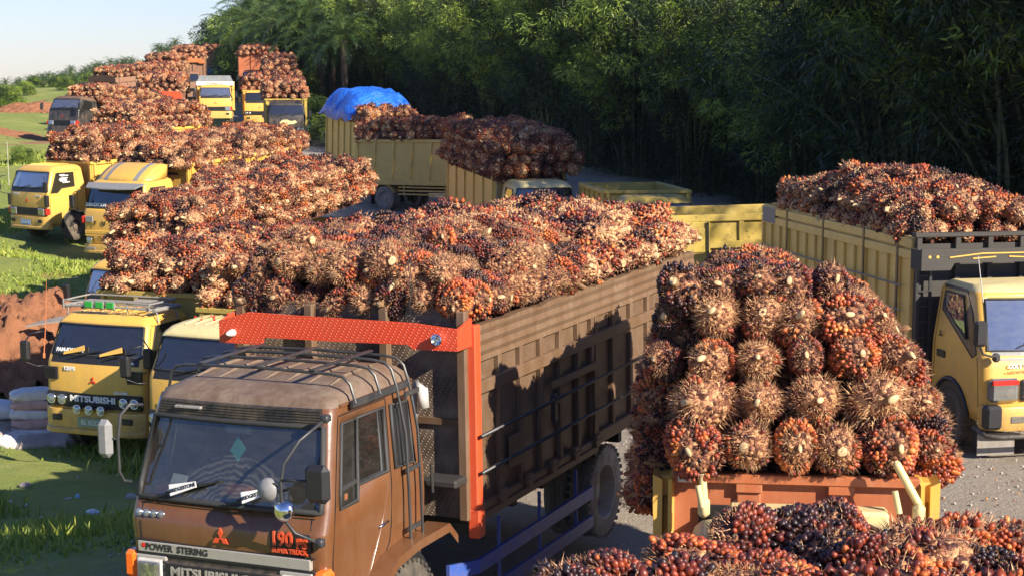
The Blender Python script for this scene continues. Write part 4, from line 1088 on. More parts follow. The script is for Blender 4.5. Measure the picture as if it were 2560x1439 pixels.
    for k in range(4): lamp_round(t, sh.front(0, 1.57).x + .012 - .04, -.83 + k * .072, 1.575, .033, 'chrome', 'lamp', 'marker_lamp', sh.fnorm(1.58))
    diamonds(t, (sh.front(0, 1.42).x + .008, .0, 1.445), (1, 0, 0), .085, M['red'])
    # 190PS badge
    bx = sh.front(.75, 1.42).x + .004
    o = MB(); o.cbox(bx, bx + .014, .46, .84, 1.375, 1.545, .01); bo2 = o.build('badge_plate', M['black'], t)
    text_mesh('lettering', '190', .165, M['red'], bo2, (bx + .022, .575, 1.485), (0, 1, 0), (0, 0, 1), .014, sx=.85, bold=.004)
    text_mesh('lettering', 'PS', .105, M['red'], bo2, (bx + .022, .765, 1.465), (0, 1, 0), (0, 0, 1), .014, bold=.006)
    text_mesh('lettering', 'SUPER TRUCK', .052, M['red'], bo2, (bx + .022, .65, 1.395), (0, 1, 0), (0, 0, 1), .012, sx=1.0, bold=.003)
    bumper_bar(t, 1.06, .58, .80, .16, 'brown', .12, lip=False); br = MB(); br.tube([(.13, -1.08, .80), (.19, -.9, .81), (.19, 0, .815), (.19, .9, .81), (.13, 1.08, .80)], .022, 6); br.build('bumper_trim', M['chrome'], t)
    # wipers with white wind blocks
    for (t0, t1) in ((-.88, -.18), (-.02, .64)):
        wo = wiper(t, sh, t0, 1.68, t1, 1.86)
        a = sh.front(t0 + (t1 - t0) * .38, 1.755, .06); b_ = sh.front(t0 + (t1 - t0) * .80, 1.835, .06); n = sh.fnorm(1.8); dr = (b_ - a); up = n.cross(dr).normalized() * -1
        if up.z < 0: up = -up
        k = MB(); k.prism([a - up * .035, b_ - up * .022, b_ + up * .028, a + up * .062], n * .012); k.build('wiper_block', M['white'], wo)
        text_mesh('lettering', 'BRIDGESTONE', .042, M['black'], wo, (a + b_) / 2 + n * .014 + up * .004, dr, up, .002, sx=.95, bold=.0015)
    # things seen through the glass
    pp = MB(); pp.prism([(-.20, -.66, 1.73), (-.20, -.50, 1.73), (-.27, -.49, 1.86), (-.27, -.64, 1.87)], (.004, 0, 0)); pp.build('paper_card', M['paper'], t)
    bx_ = MB(); bx_.cbox(-.38, -.22, -.16, .10, 1.72, 1.80, .02); bx_.build('orange_box', M['orange'], t)
    kp = MB(); c0 = Vector((-.33, -.02, 2.12)); kp.prism([c0 + Vector((0, 0, .10)), c0 + Vector((0, .07, .0)), c0 + Vector((0, -.01, -.12)), c0 + Vector((0, -.08, -.02))], (.01, 0, 0)); kp.build('hanging_pennant', M['teal'], t)
    mr = MB(); mr.cbox(-.36, -.33, -.15, .10, 2.24, 2.31, .012); mr.build('inside_mirror', M['grey'], t)
    stp = MB(); stp.box(*(lambda p: (p.x - .03, p.x + .02, p.y - .02, p.y - .015, 1.74, 1.79))(sh.side(.13, 1.76, 1))); stp.build('window_sticker', M['orange'], t)
    # mirrors: image right = local +y
    def arms(sg):
        y = sg; m = MB()
        m.tube([(-.20, y * .90, 2.46), (.02, y * .78, 2.32), (.14, y * .70, 2.15), (.16, y * .68, 2.0), (.16, y * .68, 1.72), (.10, y * .76, 1.58), (.03, y * .93, 1.50)], .014, 7)
        m.cbox(-.02, .05, y * .90, y * .97, 1.46, 1.53, .01); m.cbox(-.24, -.16, y * .86, y * .93, 2.43, 2.49, .01)
        return m
    a = arms(1); a.tube([(.16, .68, 2.02), (.15, .94, 2.03)], .012, 6); a.tube([(.16, .68, 1.98), (.16, .55, 1.99)], .010, 6)
    ao = a.build('mirror_arm', M['rack'], t, smooth=True)
    b1 = MB(); b1.cbox(.10, .20, .90, 1.12, 1.86, 2.17, .045); b1.build('mirror', M['black'], ao, smooth=False)
    for (y, z, r, back) in ((.55, 1.93, .095, 1), (.69, 1.77, .09, 0)):
        c = MB(); c.lathe([(.05, 0), (.045, r * .5), (.02, r * .9), (0, r), (-.012, r), (-.012, 0)], (.15, y, z), (1, .0, .1), 24); co_ = c.build('round_mirror', M['grey' if back else 'chrome'], ao, smooth=False, auto=40)
    # far-side mirror on a hoop standing out from the corner
    a = MB(); a.tube([(-.18, -.86, 2.46), (-.08, -.92, 2.48), (.0, -.96, 2.40), (.02, -.98, 2.2), (.02, -.98, 1.92), (-.0, -.95, 1.84), (-.06, -.92, 1.82)], .014, 7); a.tube([(.02, -.98, 2.2), (.02, -1.1, 2.2)], .012, 6)
    ao = a.build('mirror_arm', M['rack'], t, smooth=True); b1 = MB(); b1.cbox(-.02, .07, -1.18, -1.03, 2.03, 2.36, .05); b1.build('mirror', M['grey'], ao)
    # roof rack of bent tubes
    rk = MB()
    for (x_, low) in ((-.62, 2.50), (-1.05, 2.50), (-1.35, 1.62), (-1.58, 1.62)):
        for sg in (1, -1):
            e = 1 if low > 2 else 1
            pts = [(x_, 0, 2.755), (x_, sg * .70, 2.74), (x_ - .01, sg * .82, 2.72), (x_ - .02, sg * .88, 2.66), (x_ - .03, sg * .925, 2.5)]
            if low < 2: pts += [(x_ - .03, sg * 1.0, 2.1), (x_ - .03, sg * 1.02, 1.6), (x_ - .03, sg * 1.03, 1.05)]
            rk.tube(pts, .0135, 7)
    for y in (-.55, 0.0, .55): rk.box(-.60, -1.62, y - .02, y + .02, 2.76, 2.775)
    for sg in (1, -1):
        for z in (2.45, 1.78, 1.25): rk.box(-1.36, -1.62, sg * 1.0, sg * 1.02, z - .02, z + .02)
        rk.box(-.60, -1.64, sg * .90, sg * .925, 2.47, 2.53)
    rk.build('roof_rack', M['rack'], t, smooth=False, auto=40)
    sn = MB(); sn.tube([(-1.86, .84, 1.5), (-1.86, .84, 2.36), (-1.86, .88, 2.44), (-1.84, .94, 2.40), (-1.84, .95, 2.24)], [.03, .03, .045, .052, .05], 10); sn.build('air_intake', M['greywhite'], t, smooth=True)
    # front wheels, fenders, steps
    for sg in (1, -1):
        wheel(t, -1.28, sg * .93, .5, .26, sg, mt='tyre', mr='rimdark', dish=.02, name='wheel')
        f = MB(); pts = [(-.62, .80), (-.72, .98), (-.95, 1.12), (-1.35, 1.17), (-1.95, 1.17), (-2.12, 1.02)]
        for k in range(len(pts) - 1):
            (xa, za), (xb, zb) = pts[k], pts[k + 1]
            f.add([(xa, sg * .90, za), (xb, sg * .90, zb), (xb, sg * 1.13, zb), (xa, sg * 1.13, za), (xb, sg * 1.13, zb - .08), (xa, sg * 1.13, za - .08)], [(0, 1, 2, 3), (3, 2, 4, 5)])
        f.build('mudguard', M['brown'], t)
        a = MB(); ps = [(-1.28 + math.cos(q) * .60, sg * .978, .5 + math.sin(q) * .60) for q in [PI * k / 16 for k in range(17)]]
        a.add([(-1.28, sg * .978, .5)] + ps, [(0, k, k + 1) for k in range(1, 17)]); a.build('wheel_arch', M['black'], t)
        fl = MB(); fl.add([(-.62, sg * 1.15, .40), (-.66, sg * .90, .40), (-.72, sg * .93, .86), (-.68, sg * 1.16, .86)], [(0, 1, 2, 3)]); fl.build('mud_flap', M['silver'], t)
    for sg in (1, -1): wheel(t, -5.92, sg * 1.02, .52, .27, sg, mt='tyre_dusty', mr='rim', dual=True, dish=.12)
    chassis(t, -1.0, -8.6, .86, .45)
    # battery bracket behind the cab
    sb = MB(); sb.cbox(-1.95, -2.2, .85, 1.2, 1.48, 1.56, .02); sb.tube([(-1.92, .98, 1.45), (-1.90, .98, 1.72)], .014, 6); sb.build('spare_bracket', M['chassis'], t)
    # ---- cargo body
    x0, L, hw = -2.3, 6.55, 1.21; zb, zt, zh = 1.13, 2.90, 3.05; Lf = 3.03
    for sg in (1, -1):
        m = MB()
        m.box(x0, x0 - Lf, sg * (hw - .04), sg * (hw - .005), zb, zt, 0); m.box(x0 - Lf, x0 - L, sg * (hw - .04), sg * (hw - .005), zb + .06, zt, 0)
        # top band: pressed planks, slightly wavy edge
        n = 26; vs = []
        for i in range(n + 1):
            x = x0 - L * i / n; dz = .012 * math.sin(i * 1.9) + .008 * math.sin(i * 4.1)
            for (yy, z) in ((hw - .035, zt - .32), (hw + .05, zt - .32), (hw + .034, zt - .275), (hw + .052, zt - .23), (hw + .036, zt - .18), (hw + .054, zt - .13), (hw + .038, zt - .08), (hw + .055, zt - .03), (hw + .05, zt + .01 + dz), (hw - .035, zt + .01 + dz)): vs.append((x, sg * yy, z))
        fs = []
        for i in range(n):
            for j in range(9): fs.append((i * 10 + j, i * 10 + j + 1, (i + 1) * 10 + j + 1, (i + 1) * 10 + j))
        m.add(vs, fs, 2)
        xs = [x0 - .04] + [x0 - .04 - Lf * k / 6 for k in range(1, 6)] + [x0 - Lf + .06, x0 - Lf - .06] + [x0 - Lf - (L - Lf) * k / 6 for k in range(1, 7)]
        for x in xs: m.cbox(x - .04, x + .04, sg * (hw - .005), sg * (hw + .045), zb + .1, zt - .32, .006, 1)
        m.cbox(x0, x0 - L, sg * (hw - .0), sg * (hw + .065), zt - .62, zt - .50, .008, 1)
        m.cbox(x0, x0 - Lf, sg * (hw - .02), sg * (hw + .06), zb - .03, zb + .13, .01, 1)
        m.cbox(x0 - Lf - .02, x0 - L, sg * (hw - .02), sg * (hw + .06), zb + .04, zb + .18, .01, 1)
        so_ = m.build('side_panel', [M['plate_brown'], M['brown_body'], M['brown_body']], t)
        # drop-down front door of the side: frame, hinges, latch
        d = MB(); xd = x0 - 1.75
        d.cbox(xd, x0 - Lf + .04, sg * (hw + .05), sg * (hw + .075), zt - .88, zt - .80, .006); d.cbox(x0 - Lf + .02, x0 - Lf + .08, sg * (hw + .045), sg * (hw + .07), zb, zt - .80, .006)
        d.cbox(x0 - .02, x0 - Lf, sg * (hw + .062), sg * (hw + .08), zb - .02, zb + .05, .006)
        for k in range(5):
            x = x0 - .5 - k * .62; d.cbox(x - .06, x + .06, sg * (hw + .05), sg * (hw + .10), zb + .04, zb + .18, .01); d.tube([(x - .1, sg * (hw + .09), zb + .11), (x + .1, sg * (hw + .09), zb + .11)], .02, 6)
        d.cbox(x0 - 1.06, x0 - .72, sg * (hw + .03), sg * (hw + .05), zb + .3, zb + .62, .01)
        d.build('side_door', M['brown_body'], so_)
        lt = MB(); lt.tube([(xd - .1, sg * (hw + .10), zt - 1.02), (xd + .12, sg * (hw + .11), zt - .96)], .022, 6); lt.cbox(xd - .05, xd + .03, sg * (hw + .06), sg * (hw + .11), zt - 1.2, zt - .92, .01); lt.build('latch', M['rack'], so_)
        tb = MB()
        for z, l in ((zt - .98, L - .3), (zt - 1.32, L - .3)): tb.tube([(x0 + .06, sg * (hw + .115), z), (x0 - l, sg * (hw + .115), z + .02)], .018, 7)
        tb.build('side_bar', M['rack'], so_, smooth=True)
        cp = MB(); cp.cbox(x0 - .06, x0 + .06, sg * (hw - .02), sg * (hw + .07), zb - .12, zh - .12, .012); cp.cbox(x0 - .07, x0 + .07, sg * (hw - .03), sg * (hw + .085), zb - .17, zb + .10, .012); cp.build('corner_post', M['red'], t)
        bl = MB()
        for z in (.60, .28): bl.box(x0 - .05, x0 - 3.0, sg * 1.20, sg * 1.235, z + .0, z + .13); bl.prism([(x0 - .05, sg * 1.20, z), (x0 - .05, sg * 1.20, z + .13), (x0 + .22, sg * 1.02, z + .13), (x0 + .22, sg * 1.02, z)], (0, sg * .035, 0))
        for x in (x0 - .6, x0 - 1.6, x0 - 2.6): bl.box(x - .01, x + .01, sg * 1.17, sg * 1.20, .3, 1.0)
        bl.build('side_guard', M['blue'], t)
    tg = MB(); tg.box(x0 - L, x0 - L - .05, -hw, hw, zb, zt); tg.build('tailgate', M['brown_body'], t)
    fb = MB(); fb.box(x0, x0 + .03, -hw + .02, hw - .02, zb, zh, 0)
    for y in (-1.17, -.42, .37, 1.16): fb.cbox(x0 + .03, x0 + .12, y - .045, y + .045, zb, zh + .012, .01, 1)
    fb.cbox(x0 - .02, x0 + .035, -hw, hw, zh - .005, zh + .02, .006, 1); fb.box(x0 + .03, x0 + .06, -hw + .05, hw - .05, 2.0, 2.06, 1)
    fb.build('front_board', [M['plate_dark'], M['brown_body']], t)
    fl = MB(); fl.box(x0, x0 - L, -hw + .04, hw - .04, zb - .02, zb + .05)
    for k in range(9): x = x0 - .3 - k * .75; fl.box(x - .05, x + .05, -hw + .05, hw - .05, zb - .14, zb - .02)
    fl.build('floor', M['chassis'], t)
    # red header in tread plate
    hx = x0 + .36; m = MB(); W2 = hw + .035
    top = [(-W2, 2.91), (-W2 + .32, 3.0), (-.4, 2.99), (.1, 2.985), (.6, 2.98), (W2 - .42, 2.975), (W2, 2.94)]
    bot = [(W2, 2.745), (W2 - .44, 2.74), (W2 - .50, 2.78), (.0, 2.77), (-W2 + .50, 2.77), (-W2 + .46, 2.70), (-W2, 2.70)]
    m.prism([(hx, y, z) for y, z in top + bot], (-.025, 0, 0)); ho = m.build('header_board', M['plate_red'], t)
    for sg in (1, -1):
        za, zc = (2.94, 2.745) if sg > 0 else (2.91, 2.70)
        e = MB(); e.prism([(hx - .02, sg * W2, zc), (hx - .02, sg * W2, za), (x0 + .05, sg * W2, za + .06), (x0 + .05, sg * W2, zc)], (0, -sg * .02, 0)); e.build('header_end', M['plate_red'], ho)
    for y in (-1.09, 1.06):
        c = MB(); c.lathe([(0, .036), (.02, .038), (.07, .03), (.11, .014), (.12, 0)] if y < 0 else [(0, .05), (.05, .055), (.055, .045), (.02, .02), (.015, 0)], (hx, y, 2.80 if y < 0 else 2.845), (1, 0, 0), 18); c.build('marker_cone', M['greywhite' if y < 0 else 'chrome'], ho, smooth=False, auto=40)
    # wire hanging down the face of the load
    wr = MB()
    for dx in (0, .03, -.02): wr.tube([(x0 + .1 + dx, .70 + dx, 3.6), (x0 + .14, .66 - dx, 3.45), (x0 + .12 + dx, .68, 3.25), (x0 + .10, .62 + dx, 3.0)], .004, 4)
    wr.build('tie_rope', M['rack'], t)
    return t
brown_truck()
def h1(u, v):
    a = min(1, (v / .12)) ** .5 if v < .12 else 1; b = min(1, ((1 - v) / .30)) ** .6
    return .14 + .40 * (.6 + .4 * min(1, u / .12)) * a * b + .05 * math.sin(u * 14 + v * 5) - .12 * u
load(T1M, 'the brown truck', -2.3, 6.55, 2.40, 3.02, lambda u, v: h1(u, v) + .10 * (1 - u) * (1 - v) ** .5 * (1 if v < .9 else .6), rows=2, sp=.31, over=.02, rowdz=.25)

# ================================================================== yellow trucks on the left
def place(px, py, s, b, L=6.0, **k):
    p = at(px, py, s); m = truck_matrix(p.x, p.y, b, L, **k); m.translation.z = p.z; return m

def simple_load(mat, name, x0, L, W, zw, h, rows=2, **k): load(mat, name, x0, L, W, zw, dome(h, k.pop('e', .2), k.pop('tilt', 0), .35, .14), rows=rows, **k)

# --- second truck, half hidden beside the brown cab
mt = place(505, 1215, 172, R(22), 6); t = thing('tipper_truck', 'yellow truck with fruit scraps on its ribbed roof, half hidden beside the brown cab', 'truck', mt)
sh = canter_cab(t, 'yellow', 'cream', glassf='glass_dark'); canter_front(t, sh, 'round', badge=[('FUSO', -.75, 1.15, .09)], plate=None)
rg0 = random.Random(5); m = MB()
for k in range(22):
    x, y = rg0.uniform(-1.3, -.6), rg0.uniform(-.6, .6); r = rg0.uniform(.012, .026); m.lathe([(-r, 0), (-r * .5, r), (r * .6, r), (r, 0)], (x, y, 2.325), (0, 0, 1), 6)
o = m.build('roof_scraps', M['redlens'], t)
chassis(t, -1.3, -6, .7); dump_body(t, -1.75, 4.4, 2.05, .95, 2.32, 'yellow_worn', 6, head=.0); tailwheels(t, -4.3, 1.0)
simple_load(mt, 'the second truck', -1.75, 4.4, 2.0, 2.34, .85, 3)
# --- third truck: roof rack, lamps
mt = place(238, 1150, 158, R(21), 6); t = thing('tipper_truck', 'yellow tipper truck with a roof rack of green lamps and three round bumper lamps', 'truck', mt)
sh = canter_cab(t, 'yellow', winpoly=[(.03, 1.52), (.78, 1.66), (.78, 2.12), (.12, 2.12)], glassf='glass_dark')
canter_front(t, sh, 'round', title='MITSUBISHI', badge=[('120PS', -.55, 1.44, .085), ('CANTER', .78, 1.575, .05), ('JDM SUPER', .62, 1.105, .05)], plate='BL 8222', fog=True)
for (ya, yb) in ((-.90, -.66), (.62, .90)):
    v = MB(); x = sh.front(0, 1.3).x - .03; v.cbox(x, x + .035, ya, yb, 1.26, 1.46, .01)
    for k in range(7): v.box(x + .03, x + .045, ya + .03 if ya < 0 else ya + .02, yb - .03 if ya < 0 else yb - .15, 1.28 + k * .025, 1.29 + k * .025)
    v.build('front_vent', M['black'], t)
text_mesh('screen_sticker', 'FAM-KW XVII', .085, M['white'], t, sh.front(-.60, 1.72, .012), (0, 1, 0), sh.fnorm(1.7).cross(Vector((0, 1, 0))), .002, bold=.004)
for (a, b_) in ((-.70, -.25), (.15, .62)):
    y = MB(); p0 = sh.front(a, 1.64, .04); p1 = sh.front(b_, 1.74, .04); y.prism([p0, p0 + Vector((-.02, 0, .035)), p1 + Vector((-.02, 0, .06)), p1 + Vector((0, .02, -.02))], Vector((.01, 0, .004))); y.build('wiper_block', M['yellow'], t)
rk = MB()
for z in (2.37, 2.46):
    rk.tube([(-.45, -.80, z), (-.42, -.4, z + .02), (-.42, .4, z + .02), (-.45, .80, z), (-.75, .82, z), (-1.2, .82, z), (-1.2, -.82, z), (-.75, -.82, z)], .014, 6, closed=True)
for y in (-.8, -.4, -.1, .15, .4, .8): rk.tube([(-.44, y, 2.33), (-.43, y, 2.48)], .012, 5)
for x in (-.6, -.8, -1.0): rk.tube([(x, -.82, 2.37), (x, .82, 2.37)], .011, 5)
for sg in (-1, 1):
    rk.tube([(-.5, sg * .84, 2.36), (-1.25, sg * .84, 2.34)], .035, 8)
    for x in (-.6, -1.15): rk.tube([(x, sg * .82, 2.37), (x, sg * .86, 2.16)], .014, 5)
ro = rk.build('roof_rack', M['greytube'], t, auto=40)
for k, y in enumerate((-.30, -.10, .10)):
    q = MB(); q.cbox(-.44, -.40, y - .09, y + .09, 2.35, 2.49, .012); qo = q.build('rack_lamp', M['greytube'], ro); q = MB(); q.cbox(-.402, -.385, y - .07, y + .07, 2.37, 2.47, .01); q.build('lens', M['greenlens'], qo)
an = MB(); an.tube([(-.05, -.93, 1.62), (-.25, -1.02, 2.1), (-.42, -1.10, 2.75)], [.008, .006, .004], 5); an.tube([(-.05, -.93, 1.58), (-.06, -.935, 1.66)], .02, 6); an.build('antenna', M['orange'], t)
chassis(t, -1.3, -6, .7); dump_body(t, -1.85, 4.5, 2.1, .95, 2.45, 'yellow_worn', 6, canopy=.0); tailwheels(t, -4.4, 1.02)
c = MB(); c.tube([(-1.66, -.25, 2.25), (-1.66, .35, 2.25)], .10, 14); c.build('air_tank', M['greytube'], t, auto=40)
simple_load(mt, 'the rack truck', -1.8, 4.6, 2.1, 2.47, .72, 2)
# --- fourth: mostly hidden, only a cab corner and mirror
mt = place(305, 930, 118, R(27), 7); t = thing('tipper_truck', 'yellow truck whose cab hides behind the rack truck, only its corner and mirror in view', 'truck', mt)
sh = canter_cab(t, 'yellow', glassf='glass_blue', detail=1); canter_front(t, sh, 'rect'); chassis(t, -1.3, -7, .7); dump_body(t, -1.75, 6.4, 2.0, .95, 1.75, 'yellow', 7); tailwheels(t, -5.8, 1.1)
simple_load(mt, 'the fourth truck', -1.5, 7.0, 2.35, 2.40, .88, 3, e=.06, over=.12)
# --- fuso with striped wind fairing
mt = place(287, 668, 88, R(26), 7); t = thing('cargo_truck', 'yellow truck with a striped curved wind fairing on its roof and FUSO on its face', 'truck', mt)
FUS = [(.48, -.10, -1.55, 1.02, .12), (.66, -.04, -1.6, 1.06, .12), (.95, -.01, -1.6, 1.08, .12), (1.52, -.02, -1.6, 1.08, .12), (1.58, -.05, -1.6, 1.075, .12), (1.66, -.08, -1.6, 1.06, .12), (2.28, -.26, -1.56, .98, .12), (2.36, -.32, -1.55, .95, .15), (2.42, -.45, -1.5, .85, .16)]
sh = Shell(FUS, .05, [-1, -.5, 0, .5, 1], [0, .07, .3, .7, .78, 1]); sh.build(t, M['yellow'], M['yellow'], 2.3, (5, 6)); sh.pane((5, 6), sh.wc, M['glass_dark'], 'windscreen'); interior(sh, t, .95, 1.62)
for sg in (-1, 1): side_patch(sh, t, [(.05, 1.6), (.68, 1.66), (.68, 2.2), (.12, 2.22)], sg, M['glass_dark']); wheel(t, -1.2, sg * .98, .48, .24, sg, mr='rimdark', dish=0); mirror(t, sg, 1.05, .08, 1.85, .22, .36, .18)
for k, chh in enumerate('FU'): text_mesh('lettering', chh, .17, M['black'], t, sh.front(0, 1.22, .01) + Vector((0, (-.62, -.31)[k], 0)), (0, 1, 0), (0, 0, 1), .01, sx=1.1, bold=.006)
for k, chh in enumerate('SO'): text_mesh('lettering', chh, .17, M['black'], t, sh.front(0, 1.22, .01) + Vector((0, (.31, .62)[k], 0)), (0, 1, 0), (0, 0, 1), .01, sx=1.1, bold=.006)
diamonds(t, sh.front(0, 1.21, .006), (1, 0, 0), .08, M['black'])
vis = MB(); vis.prism([(-.30, -1.0, 2.33), (.0, -.86, 2.22), (.10, -.3, 2.21), (.10, .3, 2.21), (.0, .86, 2.22), (-.30, 1.0, 2.33)], (0, 0, .03)); vis.build('sun_visor', M['grey'], t)
fa = MB(); pr = []
for i in range(9):
    a = i / 8; x = -.42 - .95 * a; z = 2.42 + .42 * math.sin(a * PI / 2) ** .9; pr.append((x, z))
vs = []; fs = []; ny = 12
for (x, z) in pr:
    for j in range(ny + 1): y = -.92 + 1.84 * j / ny; vs.append((x - .10 * (y / .92) ** 2, y * (1 - .02), z - .05 * (y / .92) ** 4))
for i in range(8):
    for j in range(ny): a = i * (ny + 1) + j; fs.append((a, a + 1, a + ny + 2, a + ny + 1)); fa.m
fa.add(vs, fs); fa.m = [1 if (j in (2, 9)) else 0 for i in range(8) for j in range(ny)]
fa.m = [1 if (k % ny) in (2, 9) else 0 for k in range(8 * ny)]
for sg in (-1, 1): fa.add([(x - .10, sg * .90, z - .05) for x, z in pr] + [(-1.4, sg * .90, 2.42)], [tuple(range(10))], 0)
fo = fa.build('wind_fairing', [M['yellow'], M['grey']], t, auto=40); sd = fo.modifiers.new('t', 'SOLIDIFY'); sd.thickness = .03
text_mesh('screen_sticker', 'FAM-KW XVII', .12, M['white'], t, sh.front(-.66, 1.74, .012), (0, 1, 0), sh.fnorm(1.8).cross(Vector((0, 1, 0))), .002, bold=.006)
g = MB(); g.cbox(-.03, .02, -.98, .98, .92, 1.02, .01); g.cbox(-.03, .025, -.98, .98, .86, .90, .01); g.build('trim_moulding', M['yellow'], t)
for y in (-.80, .80):
    lamp_round(t, .05, y, .74, .10); q = MB(); q.cbox(-.02, .03, y - .13, y + .13, 1.25, 1.42, .01); q.build('corner_vent', M['grey'], t)
for y in (-1.03, 1.03): q = MB(); q.cbox(-.12, .02, y - .05, y + .05, 1.22, 1.42, .02); q.build('turn_signal', M['redlens'], t)
bumper_bar(t, 1.08, .38, .62, .06, 'yellow', slots=((-.9, -.6, .48, .55), (.6, .9, .48, .55)), slotmat='grey')
chassis(t, -1.3, -8, .8); dump_body(t, -2.2, 5.8, 2.35, 1.0, 2.75, 'yellow', 8); tailwheels(t, -6, 1.12, .5)
simple_load(mt, 'the striped truck', -1.9, 6.4, 2.45, 2.66, .72, 2, e=.12)
# --- heap behind it
mt = place(580, 700, 92, R(-8), 6); t = thing('tipper_truck', 'truck buried under a tall heap of fruit between the striped truck and the road', 'truck', mt)
sh = canter_cab(t, 'yellow', detail=0); canter_front(t, sh, 'rect'); chassis(t, -1.3, -6, .7); dump_body(t, -1.7, 4.4, 2.05, .95, 2.2, 'yellow', 6); tailwheels(t, -4.3, 1.0)
simple_load(mt, 'the buried truck', -1.3, 4.2, 2.15, 2.15, .62, 3, e=.25)
# --- fifth: side sticker
mt = place(74, 606, 82, R(37), 5); t = thing('tipper_truck', 'yellow tipper truck at the left edge with white stickers on its side window', 'truck', mt)
sh = canter_cab(t, 'yellow', glassf='glass_blue'); canter_front(t, sh, 'rect', badge=[('MITSUBISHI', -.62, 1.46, .06), ('CANTER', .62, 1.42, .07)], plate='B 9182 K', plate_mat='plateblue')
for k, (f0, f1, z) in enumerate(((.22, .40, 2.0), (.28, .52, 1.97), (.24, .50, 1.90), (.22, .46, 1.86), (.26, .48, 1.82), (.34, .56, 1.77))):
    q = MB(); a = sh.side(f0, z, 1, .016); b_ = sh.side(f1, z, 1, .016); q.prism([a, b_, b_ + Vector((0, 0, .028)), a + Vector((0, 0, .028))], (0, .003, 0)); q.build('window_sticker', M['white'], t)
for sg in (-1, 1): cv = MB(); x = sh.front(0, 1.2).x; cv.cbox(x - .12, x + .005, sg * .83, sg * .93, 1.1, 1.45, .01); cv.build('corner_vent', M['black'], t)
an = MB(); an.tube([(-.1, -.93, 1.7), (-.2, -1.0, 3.0)], [.01, .006], 5); an.build('antenna', M['greywhite'], t)
chassis(t, -1.3, -5, .7); dump_body(t, -1.75, 3.6, 2.1, .80, 2.32, 'yellow', 5); tailwheels(t, -3.8, 1.02)
simple_load(mt, 'the edge truck', -1.7, 3.8, 2.15, 2.34, .9, 3)
# --- more loaded trucks stacked up the slope
mt = place(215, 477, 62, R(33), 7); t = thing('tipper_truck', 'yellow truck under a long fruit load just behind the truck with side window stickers', 'truck', mt)
sh = canter_cab(t, 'yellow', detail=0); canter_front(t, sh, 'rect'); chassis(t, -1.3, -7, .7); dump_body(t, -1.75, 4.3, 2.3, .95, 2.35, 'yellow', 7); tailwheels(t, -4.6, 1.1)
simple_load(mt, 'the hidden truck', -1.5, 4.6, 2.5, 2.4, .95, 3, e=.15)
mt = place(152, 357, 52, R(25), 6); t = thing('cargo_truck', 'dusty brown-roofed truck with a bluish windscreen at the left end of the queue', 'truck', mt)
sh = canter_cab(t, 'blackpaint', 'brown_body', glassf='glass_blue', detail=0); canter_front(t, sh, 'rect', bump='blackpaint'); chassis(t, -1.3, -7, .7); high_body(t, -1.8, 5.5, 2.3, .95, 2.2, 'brown_far'); tailwheels(t, -5, 1.1)
simple_load(mt, 'the dusty truck', -1.5, 6, 2.4, 2.15, .95, 3, e=.2)
for (px, py, s, b, L, mat_, hm, lab, ldn, hgt, hh) in (
        (393, 378, 46, -7, 4.0, 'orange', 'red', 'truck with an orange-red header board in the middle of the queue', 'the header truck', .9, 3.0),
        (205, 340, 42, 38, 5.2, 'brown_far', 'brown_far', 'long truck with a high brown slatted side across the queue', 'the long truck', .55, 3.35),
        (395, 281, 36, -3, 5, 'orange', 'orange', 'topmost truck of the queue with a pale orange header board', 'the top truck', 1.0, 3.0),
        (470, 257, 33, -9, 5, 'rustred', 'orange', 'orange-sided truck at the far end of the parked queue', 'the last truck', .9, 3.2)):
    mt = place(px, py, s, R(b), L); t = thing('cargo_truck', lab, 'truck', mt)
    sh = canter_cab(t, 'brown_far', detail=0); canter_front(t, sh, 'rect', bump='brown_far'); chassis(t, -1.3, -L - 1, .8)
    high_body(t, -2.1, L, 2.5, 1.1, hh - .1, 'brown_far', posts=8, rails=(2.0, 1.6)); header(t, -1.85, 2.5, hh - .35, .35, hm); tailwheels(t, -L * .75, 1.15, .5)
    simple_load(mt, ldn, -2.1, L, 2.5, hh - .05, hgt, 2, e=.15, sp=.42)
# ================================================================== trucks coming down the road
def road_truck(px, py, s, b, lab, mat_, front, ldn=None, h=1.2, body='dump', ttl=None, gl='glass_dark', bmat=None, L=4.2, rows=3, W=2.05, z1=2.3, bump='yellow', **k):
    mt = place(px, py, s, R(b), 5); t = thing('tipper_truck' if body == 'dump' else 'cargo_truck', lab, 'truck', mt)
    sh = canter_cab(t, mat_, glassf=gl, detail=1); canter_front(t, sh, front, mat_, title=ttl, bump=bump, plate='BL 8040' if ttl else None); chassis(t, -1.3, -6, .7)
    if body == 'dump': dump_body(t, -1.75, L, W, .95, z1, bmat or mat_, 6, canopy=k.get('canopy', 0))
    else: high_body(t, -1.9, L, 2.5, 1.0, 3.3, bmat, posts=8)
    tailwheels(t, -4.2, 1.0)
    if ldn: simple_load(mt, ldn, -1.7, L + .2, W + .15, z1 + .03 if body == 'dump' else 3.33, h, rows, e=.3, sp=.42)
    return t, mt, sh
t, mt, sh = road_truck(540, 316, 45, -10, 'yellow tipper truck driving down the road under a grey tarp', 'yellow', 'rect', gl='glass_blue', L=4.2, z1=2.5)
c = MB(); c.prism([(-1.66, -1.0, 2.51), (-1.66, 1.0, 2.51), (-1.75, .85, 2.85), (-1.75, -.85, 2.85)], (-4.0, 0, 0)); M['greytarp'] = plain('grey_tarpaulin', (.17, .18, .19), .6, 0, .5, 3); c.build('load_cover', M['greytarp'], t)
hb = MB(); hb.cbox(-1.62, -1.58, -1.05, 1.05, 2.28, 2.5, .01); o = hb.build('name_board', M['white'], t); text_mesh('lettering', 'PONCO', .17, M['orange'], o, (-1.576, 0, 2.39), (0, 1, 0), (0, 0, 1), .004, sx=1.4, bold=.006)
